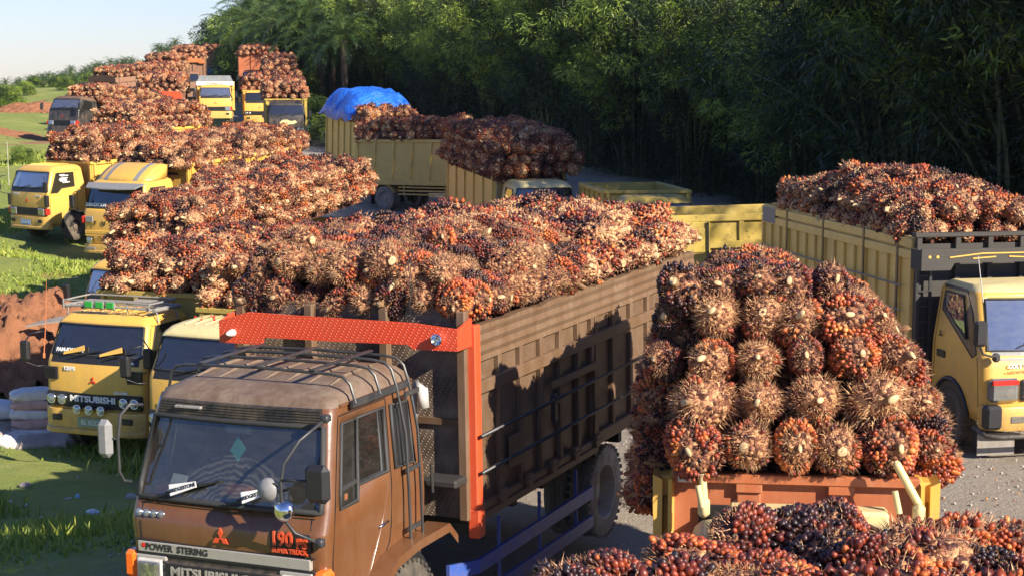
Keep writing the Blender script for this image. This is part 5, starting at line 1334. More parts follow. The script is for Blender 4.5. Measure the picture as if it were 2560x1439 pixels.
t, mt, sh = road_truck(650, 325, 43, -6, 'yellow tipper truck with a loaded bed half behind the black truck', 'yellow', 'round', 'the yellow truck', .9, rows=3)
t, mt, sh = road_truck(718, 372, 50, -9, 'black-fronted tipper truck with peeling pale paint under a tall load', 'blackpaint', 'round', 'the black truck', .80, ttl='MITSU', bmat='yellow_worn', rows=4)
pe = MB(); pts = [(-.30, 1.18), (-.12, 1.16), (.10, 1.2), (.34, 1.22), (.5, 1.3), (.42, 1.40), (.2, 1.36), (.02, 1.44), (-.22, 1.42), (-.34, 1.30)]
pe.prism([sh.front(y / .8, z, .003) for y, z in pts], (.003, 0, 0)); pe.build('paint_peel', M['cream'], t)
t, mt, sh = road_truck(700, 300, 40, -8, 'tipper truck behind the black truck with a golden fruit heap', 'yellow', 'rect', 'the golden truck', 1.0, rows=4)
t, mt, sh = road_truck(640, 264, 38, -4, 'tall rusty orange truck far up the road with a blue-tinted windscreen', 'orange', 'rect', 'the tall truck', .6, body='high', bmat='rustred', gl='glass_blue', L=6, W=2.4, rows=2)
t, mt, sh = road_truck(545, 235, 30, -9, 'dim brown truck farthest up the dusty road', 'brown_far', 'rect', 'the farthest truck', .6, body='high', bmat='brown_far', L=6, W=2.4, rows=2)

# ================================================================== trucks in front of the bamboo
def side_truck(mt, lab, L, W=2.1, z0=.85, z1=2.35, ribs=5, slant=False, mat_='yellow_old', x0=-1.75, cabm='cream', gl='glass_dark', xw=None, rail=True, canopy=0, det=1):
    t = thing('tipper_truck', lab, 'truck', mt); sh = canter_cab(t, cabm, glassf=gl, detail=det); canter_front(t, sh, 'rect', cabm, bump='yellow_old'); chassis(t, -1.3, x0 - L, .7)
    dump_body(t, x0, L, W, z0, z1, mat_, ribs, slant, canopy=canopy); tailwheels(t, xw if xw else x0 - L + 1.15, W / 2 - .02, .42, 'rim', 'tyre_dusty', fmat='yellow_old'); side_rail(t, -1.9, (xw or x0 - L + 1.15) + .65, W / 2 - .03, 'yellow_old')
    return t, sh
def rear_place(px, py, s, b, xr, roll=0, pitch=None, L=5):
    """matrix from the ground point under local x = xr on the visible right side (y = -W/2)"""
    p = at(px, py, s); b = R(b); fw = Vector((-math.sin(b), -math.cos(b), 0)); rt = Vector((fw.y, -fw.x, 0))
    q = Vector((p.x, p.y, 0)) - rt * 1.0 - fw * xr
    m = truck_matrix(q.x, q.y, b, L, roll, 0, pitch)
    g = m @ Vector((xr, -1.0, 0)); m.translation.z += p.z - g.z; return m
mA = rear_place(843, 458, 65, -24, -4.9, pitch=R(-4.5)); t, sh = side_truck(mA, 'pale yellow tipper truck at the back with a bright blue tarpaulin over its load', 4.4, z1=2.55, ribs=6)
simple_load(mA, 'the tarp truck', -1.75, 4.4, 2.1, 2.57, .55, 2)
mB = rear_place(972, 527, 72, -55, -4.6, pitch=R(1.0)); t, sh = side_truck(mB, 'scuffed yellow tipper truck between the tarp truck and the ladder truck', 4.2, z0=.95, z1=2.45, ribs=5, slant=True)
simple_load(mB, 'the middle truck', -1.75, 4.2, 2.1, 2.47, .65, 2)
p = at(1365, 665, 90); mC = truck_matrix(p.x, p.y, R(-16), 6, zoff=0); t, sh = side_truck(mC, 'pale yellow tipper truck with a ladder behind its cab and dark fruit heaped high', 5.4, z0=.6, z1=2.45, ribs=5)
ld = MB()
for y in (-.98, -.80): ld.tube([(-1.60, y, .9), (-1.60, y, 2.5)], .014, 5)
for k in range(8): ld.tube([(-1.60, -.98, 1.0 + k * .19), (-1.60, -.80, 1.0 + k * .19)], .010, 5)
ld.build('ladder', M['greytube'], t); vb = MB(); vb.cbox(-1.70, -1.35, -1.1, -.72, 2.45, 2.53, .03); vb.build('corner_visor', M['yellow_old'], t)
simple_load(mC, 'the ladder truck', -1.2, 6.0, 2.6, 2.46, 1.15, 4, e=.2, over=.05)
# blue tarpaulin: its own sheet over the second half of the load
def tarp():
    xs = np.linspace(0, 1, 34); ys = np.linspace(0, 1, 34); V = []
    for u in xs:
        for v in ys:
            x = -2.7 - 3.8 * u; y = -1.30 + 2.8 * v
            e = min(u, 1 - u) / .22; f = min(v, 1 - v) / .22; z = 2.58 + .98 * min(1, e) ** .5 * min(1, f) ** .5
            z += .05 * (1 - abs(math.sin(u * 15 + 4 * v))) ** 2 * (1.3 - f * .2 if f < 1 else 1) + .03 * math.sin(u * 23 + 5 * v) * math.sin(v * 17) + .05 * math.sin(u * 9 + v * 13) + (-.10 * abs(math.sin(u * 12)) if v < .1 else 0)
            z += -.06 * math.exp(-((u - .5 + .2 * v) / .04) ** 2)
            V.append(mA @ Vector((x, y, z)))
    n = 34; F = [(i * n + j, i * n + j + 1, (i + 1) * n + j + 1, (i + 1) * n + j) for i in range(n - 1) for j in range(n - 1)]
    m = MB(); m.add(V, F); m_, nt, p = new_mat('blue_tarpaulin'); co = nd(nt, 'ShaderNodeTexCoord').outputs['Object']
    nt.links.new(mixc(nt, (.012, .11, .62), (.03, .20, .80), noise(nt, co, 2, 4)), p.inputs['Base Color']); p.inputs['Roughness'].default_value = .35
    b = nd(nt, 'ShaderNodeBump'); b.inputs['Strength'].default_value = .9; b.inputs['Distance'].default_value = .12; nt.links.new(noise(nt, co, 2.2, 5, .55, 3.0), b.inputs['Height']); nt.links.new(b.outputs[0], p.inputs['Normal'])
    o = m.build('tarpaulin', m_, None, smooth=True); sd = o.modifiers.new('t', 'SOLIDIFY'); sd.thickness = .012; tag(o, 'creased bright blue tarpaulin draped over the fruit of the rear pale yellow truck', 'tarpaulin')
tarp()
p = at(1650, 785, 105); mD = truck_matrix(p.x, p.y, R(-6), 6, zoff=-.0); t, sh = side_truck(mD, 'empty mottled yellow tipper body showing just over the brown truck load', 4.2, z0=.95, z1=2.36, ribs=5, mat_='yellow_worn', cabm='yellow_worn', det=0)
p = at(1690, 900, 128); mE = truck_matrix(p.x + 4.6, p.y + .4, R(-96), 6); t = thing('cargo_truck', 'worn yellow panelled truck side standing between the slatted truck and the bamboo', 'truck', mE)
sh = canter_cab(t, 'yellow_worn', detail=0); canter_front(t, sh, 'rect', bump='yellow_worn'); chassis(t, -1.3, -6, .7); tailwheels(t, -4.6, 1.02)
high_body(t, -1.75, 4.6, 2.1, .9, 2.54, 'yellow_worn', posts=5, band=.12, head=0)
for k, (xa, xb) in enumerate(((-5.95, -5.1), (-5.0, -4.2))):
    d = MB(); d.cbox(xa, xb, -1.13, -1.09, 1.1, 2.42, .015); do = d.build('panel_door', M['yellow_worn'], t)
    q = MB(); q.cbox(xa + .1, xb - .1, -1.15, -1.13, 1.85, 2.3, .01); q.cbox(xa + .1, xb - .1, -1.15, -1.13, 1.2, 1.75, .01); q.build('door_panel', M['yellow_worn'], do)
    q = MB(); q.tube([(xb - .05, -1.17, 1.1), (xb - .05, -1.17, 2.42)], .02, 6); q.cbox(xa + .02, xa + .16, -1.2, -1.14, 2.05, 2.12, .01); q.build('door_latch', M['rack'], do)

# ================================================================== the slatted truck on the right
p = at(2622, 1149, 186); mR = truck_matrix(p.x, p.y, R(-11.5), 7); t = thing('cargo_truck', 'yellow truck on the right with tall slatted sides and a dark header board', 'truck', mR); T18 = t
NEWC = [(.50, -.06, -1.55, .92, .14), (.66, .0, -1.6, .95, .14), (.95, .0, -1.62, .96, .15), (1.22, -.02, -1.62, .955, .15), (1.38, -.08, -1.62, .95, .15), (1.46, -.13, -1.62, .945, .15), (2.12, -.42, -1.6, .86, .14), (2.20, -.48, -1.58, .83, .16), (2.27, -.60, -1.5, .74, .18)]
sh = Shell(NEWC, .09, [-1, -.5, 0, .5, 1], [0, .08, .3, .7, .78, 1], nc=5)
sh.build(t, M['yellow'], M['cream'], 2.19, (5, 6)); sh.pane((5, 6), sh.wc, M['glass_blue'], 'windscreen'); interior(sh, t, .95, 1.46)
for sg in (-1, 1):
    side_patch(sh, t, [(.0, 1.40), (.10, 1.34), (.86, 1.86), (.90, 2.20), (.16, 2.20), (.02, 1.9)], sg, M['blackpaint'], 'window_surround', off=.003, sr=.008)
    side_patch(sh, t, [(.20, 1.56), (.78, 1.90), (.80, 2.12), (.26, 2.12)], sg, M['glass_blue'], 'side_window', off=.014)
    d = MB(); d.tube([sh.side(.0, z, sg, .001) for z in (.7, 1.0, 1.36)], .006, 4); d.tube([sh.side(.95, z, sg, .001) for z in (.95, 1.4, 2.1)], .006, 4); d.build('door_seam', M['black'], t)
    h = MB(); h.cbox(sh.side(.88, 1.3).x, sh.side(.70, 1.3).x, sg * .955, sg * .975, 1.20, 1.30, .02); h.build('door_handle', M['black'], t)
    diamonds(t, (sh.side(.80, 1.5).x, sg * .958, 1.52), (0, sg, 0), .05, M['black'])
    wheel(t, -1.02, sg * .86, .41, .21, sg, mr='rimdark', dish=0)
    ar = MB(); xc = -1.02; pts = [(xc + math.cos(a) * .52, sg * .963, .43 + math.sin(a) * .52) for a in [PI * k / 14 for k in range(15)]]
    ar.add([(xc, sg * .963, .43)] + pts, [(0, k, k + 1) for k in range(1, 15)]); ao = ar.build('wheel_arch', M['black'], t)
    al = MB(); al.tube(pts, .035, 6); al.build('arch_lip', M['black'], ao, smooth=True)
    # headlight wraps the corner
    hl = MB(); hl.cbox(-.10, .045, sg * .48, sg * .90, .80, 1.12, .04); ho = hl.build('headlight', M['lamp'], t); r_ = MB(); r_.cbox(-.1, .03, sg * .5, sg * .88, .82, 1.1, .03); r_.build('reflector', M['silver'], ho)
    lr = MB(); lr.lathe([(0, .07), (.012, .065), (.014, 0)], (.036, sg * .62, .93), (1, 0, 0), 16); lr.build('lens', M['chrome'], ho); al = MB(); al.cbox(-.02, .05, sg * .5, sg * .88, 1.03, 1.10, .01); al.build('turn_signal', M['redlens'], ho)
    mo = MB(); mo.tube([(-.02, sg * .80, 1.43), (.10, sg * .95, 1.44), (.12, sg * 1.08, 1.48), (.12, sg * 1.12, 1.58)], .016, 6); mo.cbox(-.08, .02, sg * .76, sg * .86, 1.34, 1.46, .03); m_o = mo.build('mirror_arm', M['rack'], t, auto=40)
    b_ = MB(); b_.cbox(.06, .17, sg * 1.03, sg * 1.22, 1.58, 1.92, .04); b_.build('mirror', M['black'], m_o)
g = MB(); g.cbox(-.04, .03, -.46, .46, .80, 1.10, .03); 
for k in range(4): g.box(.03, .045, -.42, .42, .84 + k * .06, .86 + k * .06)
g.build('grille', M['rack'], t)
cw = MB(); P0 = [sh.front(a, 1.34, .004) for a in (-1, -.5, 0, .5, 1)]; P1 = [sh.front(a, 1.455, .004) for a in (-1, -.5, 0, .5, 1)]; cw.add(P0 + P1, [(i, i + 1, 6 + i, 5 + i) for i in range(4)]); cw.build('cowl', M['grey'], t)
text_mesh('lettering', 'COLT DIESEL', .075, M['white'], t, sh.front(-.50, 1.265, .012), (0, 1, 0), (0, 0, 1), .006, bold=.003); text_mesh('lettering', 'TURBO INTERCOOLER', .045, M['orange'], t, sh.front(-.52, 1.195, .012), (0, 1, 0), (0, 0, 1), .004)
bumper_bar(t, .96, .42, .74, .07, 'yellow', .14, lip=False); 
for sg in (-1, 1): c = MB(); c.cbox(-.10, .078, sg * .72, sg * .97, .44, .76, .04); c.build('bumper_corner', M['black'], t)
c = MB(); c.tube([(-.25, -.98, .42), (.08, -.96, .36), (.16, -.8, .36), (.16, .8, .36), (.08, .96, .36), (-.25, .98, .42)], .032, 8); c.build('bull_bar', M['rack'], t, smooth=True)

for y in (-.50, .50): fg = MB(); fg.cbox(.06, .09, y - .12, y + .12, .52, .62, .02); fg.build('fog_lamp', M['lamp'], t); fl = MB(); fl.box(-.22, -.20, y * 1.35 - .27, y * 1.35 + .27, .04, .34); fl.build('mud_flap', M['greytube'], t)
an = MB(); an.tube([(-.35, -.86, 2.1), (-.5, -.88, 2.7)], [.008, .005], 5); an.build('antenna', M['greywhite'], t)
wiper(t, sh, -.55, 1.50, .05, 1.66); chassis(t, -1.3, -8, .72); tailwheels(t, -5.6, 1.05, .42)
x0, L, W, z0, z1 = -1.95, 6.2, 2.25, .72, 2.82
for sg in (-1, 1):
    hw = W / 2; m = MB(); m.box(x0, x0 - L, sg * (hw - .03), sg * hw, z0, z1, 0)
    for z in (z1 - .16, z1 - .32): m.cbox(x0, x0 - L, sg * hw, sg * (hw + .05), z, z + .13, .008, 0)
    for k in range(16):
        x = x0 - .05 - (L - .1) * k / 15; m.cbox(x - .03, x + .03, sg * hw, sg * (hw + .045), z0, z1 - .32, .006, 0)
    m.cbox(x0, x0 - L, sg * (hw - .02), sg * (hw + .07), z0 - .08, z0 + .04, .01, 0)
    for k in (1, 4, 8, 12): x = x0 - .05 - (L - .1) * k / 15; m.cbox(x - .035, x + .035, sg * (hw + .045), sg * (hw + .06), z0 + (.8 if k % 3 else 0), z1, .004, 1)
    for z in (z1 - .72, z1 - 1.08): m.tube([(x0 - .25, sg * (hw + .07), z), (x0 - L, sg * (hw + .07), z)], .014, 6, 2)
    for z in (z1 - 1.5, z1 - 1.85): m.box(x0, x0 - L, sg * (hw + .001), sg * (hw + .006), z, z + .012, 1)
    m.box(x0 - L + .1, x0 - L + .7, sg * (hw + .05), sg * (hw + .056), z1 - .30, z1 - .04, 2)
    m.build('side_panel', [M['yellow_old'], M['blackpaint'], M['woodgrey']], t)
f = MB(); f.box(x0, x0 + .03, -W / 2, W / 2, z0, z1 - .1); 
for y in (-1.09, -.5, 0, .5, 1.09): f.cbox(x0 + .03, x0 + .10, y - .04, y + .04, z0, z1 + .05, .008)
f.cbox(x0 - .03, x0 + .12, -W / 2 - .04, W / 2 + .04, z1 + .0, z1 + .06, .01); f.build('front_board', M['boardblack'], t)
hd = MB(); hx = x0 + .45; hd.prism([(hx, -1.22, 2.49), (hx, -1.22, 2.69), (hx, 1.22, 2.69), (hx, 1.22, 2.49), (hx, .8, 2.43), (hx, .78, 2.49), (hx, -.72, 2.49), (hx, -.78, 2.39), (hx, -1.22, 2.39)], (-.04, 0, 0)); hd.prism([(hx - .04, -1.22, 2.39), (hx - .04, -1.22, 2.67), (x0 + .1, -1.22, 2.67), (x0 + .1, -1.22, 2.39)], (0, .03, 0)); hd.prism([(hx - .04, 1.22, 2.39), (hx - .04, 1.22, 2.67), (x0 + .1, 1.22, 2.67), (x0 + .1, 1.22, 2.39)], (0, -.03, 0))
ho = hd.build('header_board', M['boardblack'], t); ys = MB(); ys.tube([(hx + .004, -.80, 2.57), (hx + .004, -.3, 2.62), (hx + .004, .3, 2.62), (hx + .004, .8, 2.57)], .012, 4); ys.tube([(hx + .004, -.45, 2.55), (hx + .004, -.1, 2.57)], .012, 4); ys.tube([(hx + .004, .1, 2.57), (hx + .004, .45, 2.55)], .012, 4)
for y in (-1.10, -.98): ys.lathe([(0, .022), (.006, .022), (.007, 0)], (hx, y, 2.58), (1, 0, 0), 10)
ys.build('painted_stripe', M['yellow'], ho); ld = MB()
for y in (-1.13, -.93): ld.box(x0 + .12, x0 + .15, y - .02, y + .02, .8, 2.6)
for k in range(8): ld.box(x0 + .12, x0 + .15, -1.13, -.93, .95 + k * .22, .97 + k * .22)
ld.build('ladder', M['rack'], t); f = MB(); f.box(x0, x0 - L, -1.1, 1.1, z0, z0 + .05); f.build('floor', M['chassis'], t); g = MB(); g.box(x0 - L, x0 - L - .04, -1.12, 1.12, z0, z1); g.build('tailgate', M['yellow_old'], t)
load(mR, 'the slatted truck', x0 - .25, 5.4, 2.15, z1 - .05, dome(.80, .4), rows=2, over=.0, sp=.34)

# ================================================================== the tipper with the tall pile, facing the camera
p = at(2014, 1462, 345); mP = truck_matrix(p.x, p.y, R(7), 5, pitch=0); mP.translation.z = -.71
t = thing('tipper_truck', 'yellow tipper truck facing the camera with an orange headboard under the tallest pile', 'truck', mP)
sh = canter_cab(t, 'cream', detail=1, mirrors=False); canter_front(t, sh, 'rect'); chassis(t, -1.3, -5, .7); tailwheels(t, -3.9, .98)
x0, hw, z0, z1 = -1.95, 1.0, 1.36, 2.53
hb = MB(); hb.box(x0, x0 + .02, -hw, hw, z0, z1 - .02)
for y in (-.38, .38): hb.cbox(x0 + .02, x0 + .06, y - .10, y + .10, z0, z1 - .10, .01); hb.cbox(x0 + .04, x0 + .09, y - .11, y + .11, z1 - .16, z1 - .08, .008)
hb.box(x0 + .02, x0 + .05, -hw, hw, z0 + .28, z0 + .33); hb.cbox(x0 - .02, x0 + .10, -hw - .02, hw + .02, z1 - .085, z1 + .0, .012); hb.build('headboard', M['rustred'], t)
pl = MB(); pl.cbox(x0 + .10, x0 + .115, -.97, -.82, z1 - .075, z1 - .02, .005); pl.build('small_plate', M['white'], t)
wn = MB(); wn.cbox(x0 + .055, x0 + .07, -.80, -.50, z0 + .30, z0 + .90, .02); wn.build('rear_opening', M['black'], t)
for sg in (-1, 1):
    m = MB(); m.box(x0, x0 - 3.6, sg * hw, sg * (hw + .04), z0 - .1, z1 - .03); m.prism([(x0 + .02, sg * hw, z0 - .25), (x0 + .14, sg * (hw + .02), z0 - .2), (x0 + .14, sg * (hw + .02), z1 - .05), (x0 + .02, sg * hw, z1)], (0, sg * .03, 0))
    m.cbox(x0, x0 - 3.6, sg * (hw + .02), sg * (hw + .12), z1 - .22, z1 - .05, .01); 
    for k in range(6): x = x0 - .1 - k * .65; m.cbox(x - .05, x + .05, sg * (hw + .04), sg * (hw + .10), z0 - .1, z1 - .2, .01)
    # the outer fin at the front corner
    m.prism([(x0 + .16, sg * (hw + .10), z0 - .30), (x0 + .16, sg * (hw + .16), z0 - .30), (x0 + .10, sg * (hw + .18), z1 - .02), (x0 + .10, sg * (hw + .10), z1 - .06)], (-.35, 0, 0))
    m.build('side_panel', M['yellow'], t)
    yt = -.78 if sg < 0 else .80; yb = -.75 if sg < 0 else .98
    q = MB(); q.tube([(x0 + .34, yb, z1 - .15), (x0 + .32, (yt + yb) / 2, z1 + .01), (x0 + .30, yt, z1 + .17)], .034, 12); q.lathe([(0, .034), (.02, .024), (.03, 0)], (x0 + .30, yt, z1 + .17), (0, yt - yb, .32), 12)
    q.build('lift_arm', M['cream'], t, auto=50)
    q = MB(); q.tube([(x0 + .42, yt + .02, z1 - .21), (x0 + .40, yt - .02, z1 - .03)], .026, 10); q.cbox(x0 + .28, x0 + .42, yb - .05, yb + .05, z1 - .31, z1 - .13, .04); q.build('arm_bracket', M['cream'], t, auto=50)
bar = MB(); bar.cbox(x0 + .22, x0 + .46, -.55, .74, z1 - .33, z1 - .20, .03); bar.build('cross_beam', M['cream'], t)
g = MB(); g.box(x0 - 3.6, x0 - 3.64, -hw, hw, z0, z1); g.build('tailgate', M['yellow'], t); f = MB(); f.box(x0, x0 - 3.6, -hw, hw, z0 - .05, z0); f.box(x0, x0 - 3.6, -.45, -.35, z0 - .25, z0 - .05); f.box(x0, x0 - 3.6, .35, .45, z0 - .25, z0 - .05); f.build('floor', M['chassis'], t)
# front wall of the pile, row by row (y in local metres, z, style)
PN = 'the piled truck'
rl = np.random.default_rng(11)
rowsP = [(1112, [(1738, 1, 1.25), (1872, 2, 1.0), (1985, 7, 1.0), (2095, 2, 1.0), (2215, 1, 1.25), (2300, 1, .9)]), (1003, [(1758, 6, 1.45), (1910, 6, 1.15), (2045, 6, 1.15), (2190, 6, 1.3), (2275, 7, 1.0)]),
         (898, [(1660, 3, 1.0), (1775, 7, 1.15), (1900, 6, 1.05), (2010, 3, 1.05), (2135, 4, 1.2), (2225, 7, 1.0)]), (800, [(1680, 0, 1.0), (1790, 6, 1.1), (1905, 2, 1.1), (1997, 7, 1.1), (2110, 1, 1.2), (2180, 7, .9)]),
         (722, [(1710, 0, 1.1), (1800, 3, 1.1), (1885, 5, 1.1), (1975, 3, 1.1), (2070, 3, 1.1)])]
ax0 = mP.to_3x3() @ Vector((1, 0, 0)); ay0 = mP.to_3x3() @ Vector((0, 1, 0))
for k, (py, lst) in enumerate(rowsP):
    for (px, st, sc3) in lst:
        p = at(px + rl.normal(0, 4), py + rl.normal(0, 5), 301 - 2.6 * k - (5 if px > 2250 or px < 1700 else 0)); d = ax0 + ay0 * float((px - 1960) / 700 + rl.normal(0, .12)) + Vector((0, 0, .10 + .08 * k))
        put(Matrix.Identity(4), p, d, PN, ('front', k), sc3, st)
RX = [.10, .08, .0, -.14, -.34, -.55]
for sg in (-1, 1):
    for k in range(5):
        for i in range(9):
            x = x0 - .38 - i * .38 - .06 * k; y = (hw + RX[k]) if sg > 0 else -(hw + .20 - .02 * (k - 2) ** 2 - (.05 * k)); z = z1 + .02 + .26 * k
            if k < 5 or i % 2: put(mP, (x, y, z), (.15 + rl.normal(0, .25), sg, .05 + rl.normal(0, .2)), PN, ('side', k), 1.1)
    if sg < 0:
        for i in range(8): put(mP, (x0 - .2 - i * .36, -hw - .22, z1 - .24), (rl.normal(0, .2), -1, -.1), PN, ('side', 0), 1.0)
for i in range(9):
    for j in range(6):
        u = i / 8; v = j / 5; x = x0 - .62 - 3.1 * u; y = -.82 + 1.25 * v
        h = 1.14 + .20 * min(1, u * 2.2) * (1 - abs(2 * v - .8) ** 2 * .9) - .30 * max(0, v - .72) / .28 - .14 * (u < .1) + rl.normal(0, .03); a = rl.uniform(-1.6, 1.6)
        put(mP, (x + rl.normal(0, .05), y + rl.normal(0, .04), z1 + h), (math.cos(a), math.sin(a), .1 + .4 * rl.random()), PN, ('top', 0), 1.0, int(rl.choice([0, 3, 5, 7, 1, 0])))
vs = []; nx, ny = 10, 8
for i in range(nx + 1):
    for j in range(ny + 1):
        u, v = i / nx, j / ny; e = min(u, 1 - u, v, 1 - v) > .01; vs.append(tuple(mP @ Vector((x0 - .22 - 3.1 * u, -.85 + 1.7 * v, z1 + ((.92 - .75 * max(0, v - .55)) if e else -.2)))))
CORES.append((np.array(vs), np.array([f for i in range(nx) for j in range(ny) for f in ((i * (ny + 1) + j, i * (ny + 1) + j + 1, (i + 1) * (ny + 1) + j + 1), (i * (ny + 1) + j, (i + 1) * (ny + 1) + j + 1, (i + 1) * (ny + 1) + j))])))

# ================================================================== the load the photographer stands behind
mF = Matrix.Translation((1.75, 7.2, 0)) ; t = thing('tipper_truck', 'truck bed under the nearest bunches at the bottom right corner', 'truck', Matrix.Translation((1.9, 9.3, tz(1.9, 6.6))) @ Matrix.Rotation(PI / 2, 4, 'Z'))
dump_body(t, -.15, 4.2, 3.1, .9, 2.22 - tz(1.9, 6.6), 'yellow', 6); tailwheels(t, -2.6, 1.3, .48); chassis(t, -.2, -4.2, .75)
fore = [(1375, 1425, 480, 0, 150, .2), (1535, 1395, 470, 3, 160, .3), (1560, 1462, 500, 1, 30, .2), (1470, 1490, 520, 0, 200, .1), (1745, 1330, 462, 1, 170, .2), (1870, 1282, 452, 3, 190, .3), (1990, 1290, 450, 0, 10, .25), (2060, 1330, 470, 0, -20, .3), (1700, 1415, 490, 5, 60, .2), (1850, 1400, 485, 6, -60, .2), (1985, 1420, 500, 7, 100, .2),
        (2170, 1360, 478, 5, 15, .3), (2120, 1430, 510, 3, -40, .2), (2260, 1400, 490, 4, 80, .3), (2350, 1350, 470, 7, 20, .2), (2300, 1300, 452, 6, 140, .3), (2400, 1290, 445, 4, 30, .2), (2510, 1300, 445, 4, -10, .2), (2470, 1370, 470, 0, 170, .2), (2560, 1400, 485, 7, 60, .2), (2390, 1440, 500, 1, -30, .2), (1640, 1475, 510, 7, 120, .2), (1800, 1480, 520, 4, 10, .2), (1930, 1500, 520, 2, 70, .1), (2230, 1490, 520, 1, 0, .2), (2500, 1480, 520, 3, 90, .2), (1300, 1500, 520, 5, 0, .1), (2090, 1262, 447, 5, 95, .2)]
for (px, py, s, st, a, el) in fore:
    p = at(px + (45 if px < 1500 else 0), py + 84, s); put(Matrix.Identity(4), p, (math.cos(R(a)), math.sin(R(a)), el), 'the nearest truck', ('spot', 0), 1.12, st, force=True)
for i in range(9):
    for j in range(8):
        put(Matrix.Identity(4), (.35 + j * .42 + rl.normal(0, .05), 5.6 + i * .38 + rl.normal(0, .05), 2.32 + rl.normal(0, .04)), (rl.normal(), rl.normal(), .2), 'the nearest truck', ('top', 0), 1.0)

# ================================================================== vegetation
rv = np.random.default_rng(21)
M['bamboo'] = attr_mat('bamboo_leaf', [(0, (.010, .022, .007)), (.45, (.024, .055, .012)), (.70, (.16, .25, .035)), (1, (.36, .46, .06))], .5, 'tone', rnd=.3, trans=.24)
M['frond'] = attr_mat('palm_frond', [(0, (.025, .05, .015)), (.5, (.06, .115, .025)), (1, (.15, .19, .05))], .42, 'tone', rnd=.25, trans=.2)
M['bark'] = plain('palm_trunk_bark', (.11, .08, .055), .9, 0, .5, 6)
M['culm'] = plain('bamboo_culm', (.10, .12, .045), .5, 0, .4, 3)

def leaves(centers, radii, per, ll, lw, tones, droop=.5):
    """thin leaf triangles filling ellipsoidal sprays"""
    n = len(centers) * per; c = np.repeat(centers, per, 0); r = np.repeat(radii, per, 0)
    d = rv.normal(0, 1, (n, 3)); d /= np.linalg.norm(d, axis=1)[:, None]; rad = rv.uniform(.35, 1.0, n) ** .6
    p = c + d * rad[:, None] * r
    dirn = d * np.array([1, 1, .5]) + rv.normal(0, .5, (n, 3)); dirn[:, 2] -= droop; dirn /= np.linalg.norm(dirn, axis=1)[:, None]
    sidev = np.cross(dirn, rv.normal(0, 1, (n, 3))); sidev /= np.linalg.norm(sidev, axis=1)[:, None]
    l = ll * rv.uniform(.6, 1.3, n)[:, None]; w_ = lw * rv.uniform(.7, 1.3, n)[:, None]
    V = np.stack([p - sidev * w_ * .5, p + sidev * w_ * .5, p + dirn * l], 1).reshape(-1, 3)
    F = np.arange(n * 3).reshape(-1, 3); A = np.repeat(np.clip(np.repeat(tones, per) + rv.normal(0, .12, n), 0, 1), 3)
    return V, F, A

def bamboo_variant(k):
    H = rv.uniform(10.5, 13.5); cs = []; rs = []; tn = []; culm = MB()
    for i in range(34):
        a = i * 2.4 + rv.normal(0, .3); r0 = rv.uniform(0, .9); lean = rv.uniform(1.0, 4.4); h = H * rv.uniform(.40, 1.05); pts = []; bright = rv.random() < .5  # bright culms: sunlit plumes put into the leaf colour
        for q in range(7):
            u = q / 6; rr = r0 + lean * u ** 2.2; z = h * (u - .12 * u ** 3 * (lean / 3)); pts.append((math.cos(a) * rr, math.sin(a) * rr, z))
        culm.tube(pts, [.05, .05, .045, .04, .03, .02, .01], 5)
        for q in (.62, .74, .84, .92, 1.0):
            j = min(5, int(q * 6)); f = q * 6 - j; c = np.array(pts[j]) * (1 - f) + np.array(pts[j + 1]) * f
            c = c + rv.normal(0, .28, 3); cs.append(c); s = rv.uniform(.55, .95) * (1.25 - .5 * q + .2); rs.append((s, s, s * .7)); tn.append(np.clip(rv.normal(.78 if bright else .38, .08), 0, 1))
    for i in range(110):      # leaves inside the clump, its inner shade put into their near-black colour
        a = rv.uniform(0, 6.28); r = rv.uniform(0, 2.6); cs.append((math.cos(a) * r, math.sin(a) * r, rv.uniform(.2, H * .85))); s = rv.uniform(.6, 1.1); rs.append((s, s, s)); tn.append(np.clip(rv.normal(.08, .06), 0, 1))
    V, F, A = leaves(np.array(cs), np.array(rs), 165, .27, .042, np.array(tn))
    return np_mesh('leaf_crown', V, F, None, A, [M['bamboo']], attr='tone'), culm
def far_bush_variant():
    cs = []; rs = []; tn = []
    for i in range(60):
        d = rv.normal(0, 1, 3); d /= np.linalg.norm(d); d[2] = abs(d[2]); cs.append(d * np.array([2.6, 2.6, 3.0]) * rv.uniform(.5, 1) + np.array([0, 0, .6])); s = rv.uniform(.5, .9); rs.append((s, s, s * .7)); tn.append(np.clip(rv.normal(.55, .2), 0, 1))
    V, F, A = leaves(np.array(cs), np.array(rs), 260, .22, .05, np.array(tn), .3); return np_mesh('leaf_crown', V, F, None, A, [M['bamboo']], attr='tone')

bv = []
for k in range(4):
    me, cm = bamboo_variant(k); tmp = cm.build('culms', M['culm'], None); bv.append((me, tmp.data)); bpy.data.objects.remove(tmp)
# forest edge from beyond the black truck to the right foreground
EDGE = [(-25, 178), (-19, 148), (-13.0, 118), (-8.5, 104), (-5.5, 93), (-2.5, 82), (0.5, 71), (4, 62.5), (7, 56), (9.5, 49.5), (12.3, 43.5), (15.5, 38), (19, 33)]
spots = []
def along(off, step, ph, hs=1.0):
    pts = [Vector((x, y, 0)) for x, y in EDGE]; acc = ph; 
    for i in range(len(pts) - 1):
        a, b = pts[i], pts[i + 1]; L = (b - a).length; n = Vector((-(b - a).y, (b - a).x, 0)).normalized()
        while acc < L:
            p = a + (b - a) * (acc / L) + n * off; spots.append((p.x + rv.normal(0, .7), p.y + rv.normal(0, .7), hs)); acc += step
        acc -= L
along(2.5, 4.4, 1.0, .80); along(6.5, 5.0, 3.0, .88); along(11.5, 6.0, 0.0, .96); along(17, 7.5, 2.0, 1.10)
names = ['bamboo clump at the forest edge', 'bamboo clump']
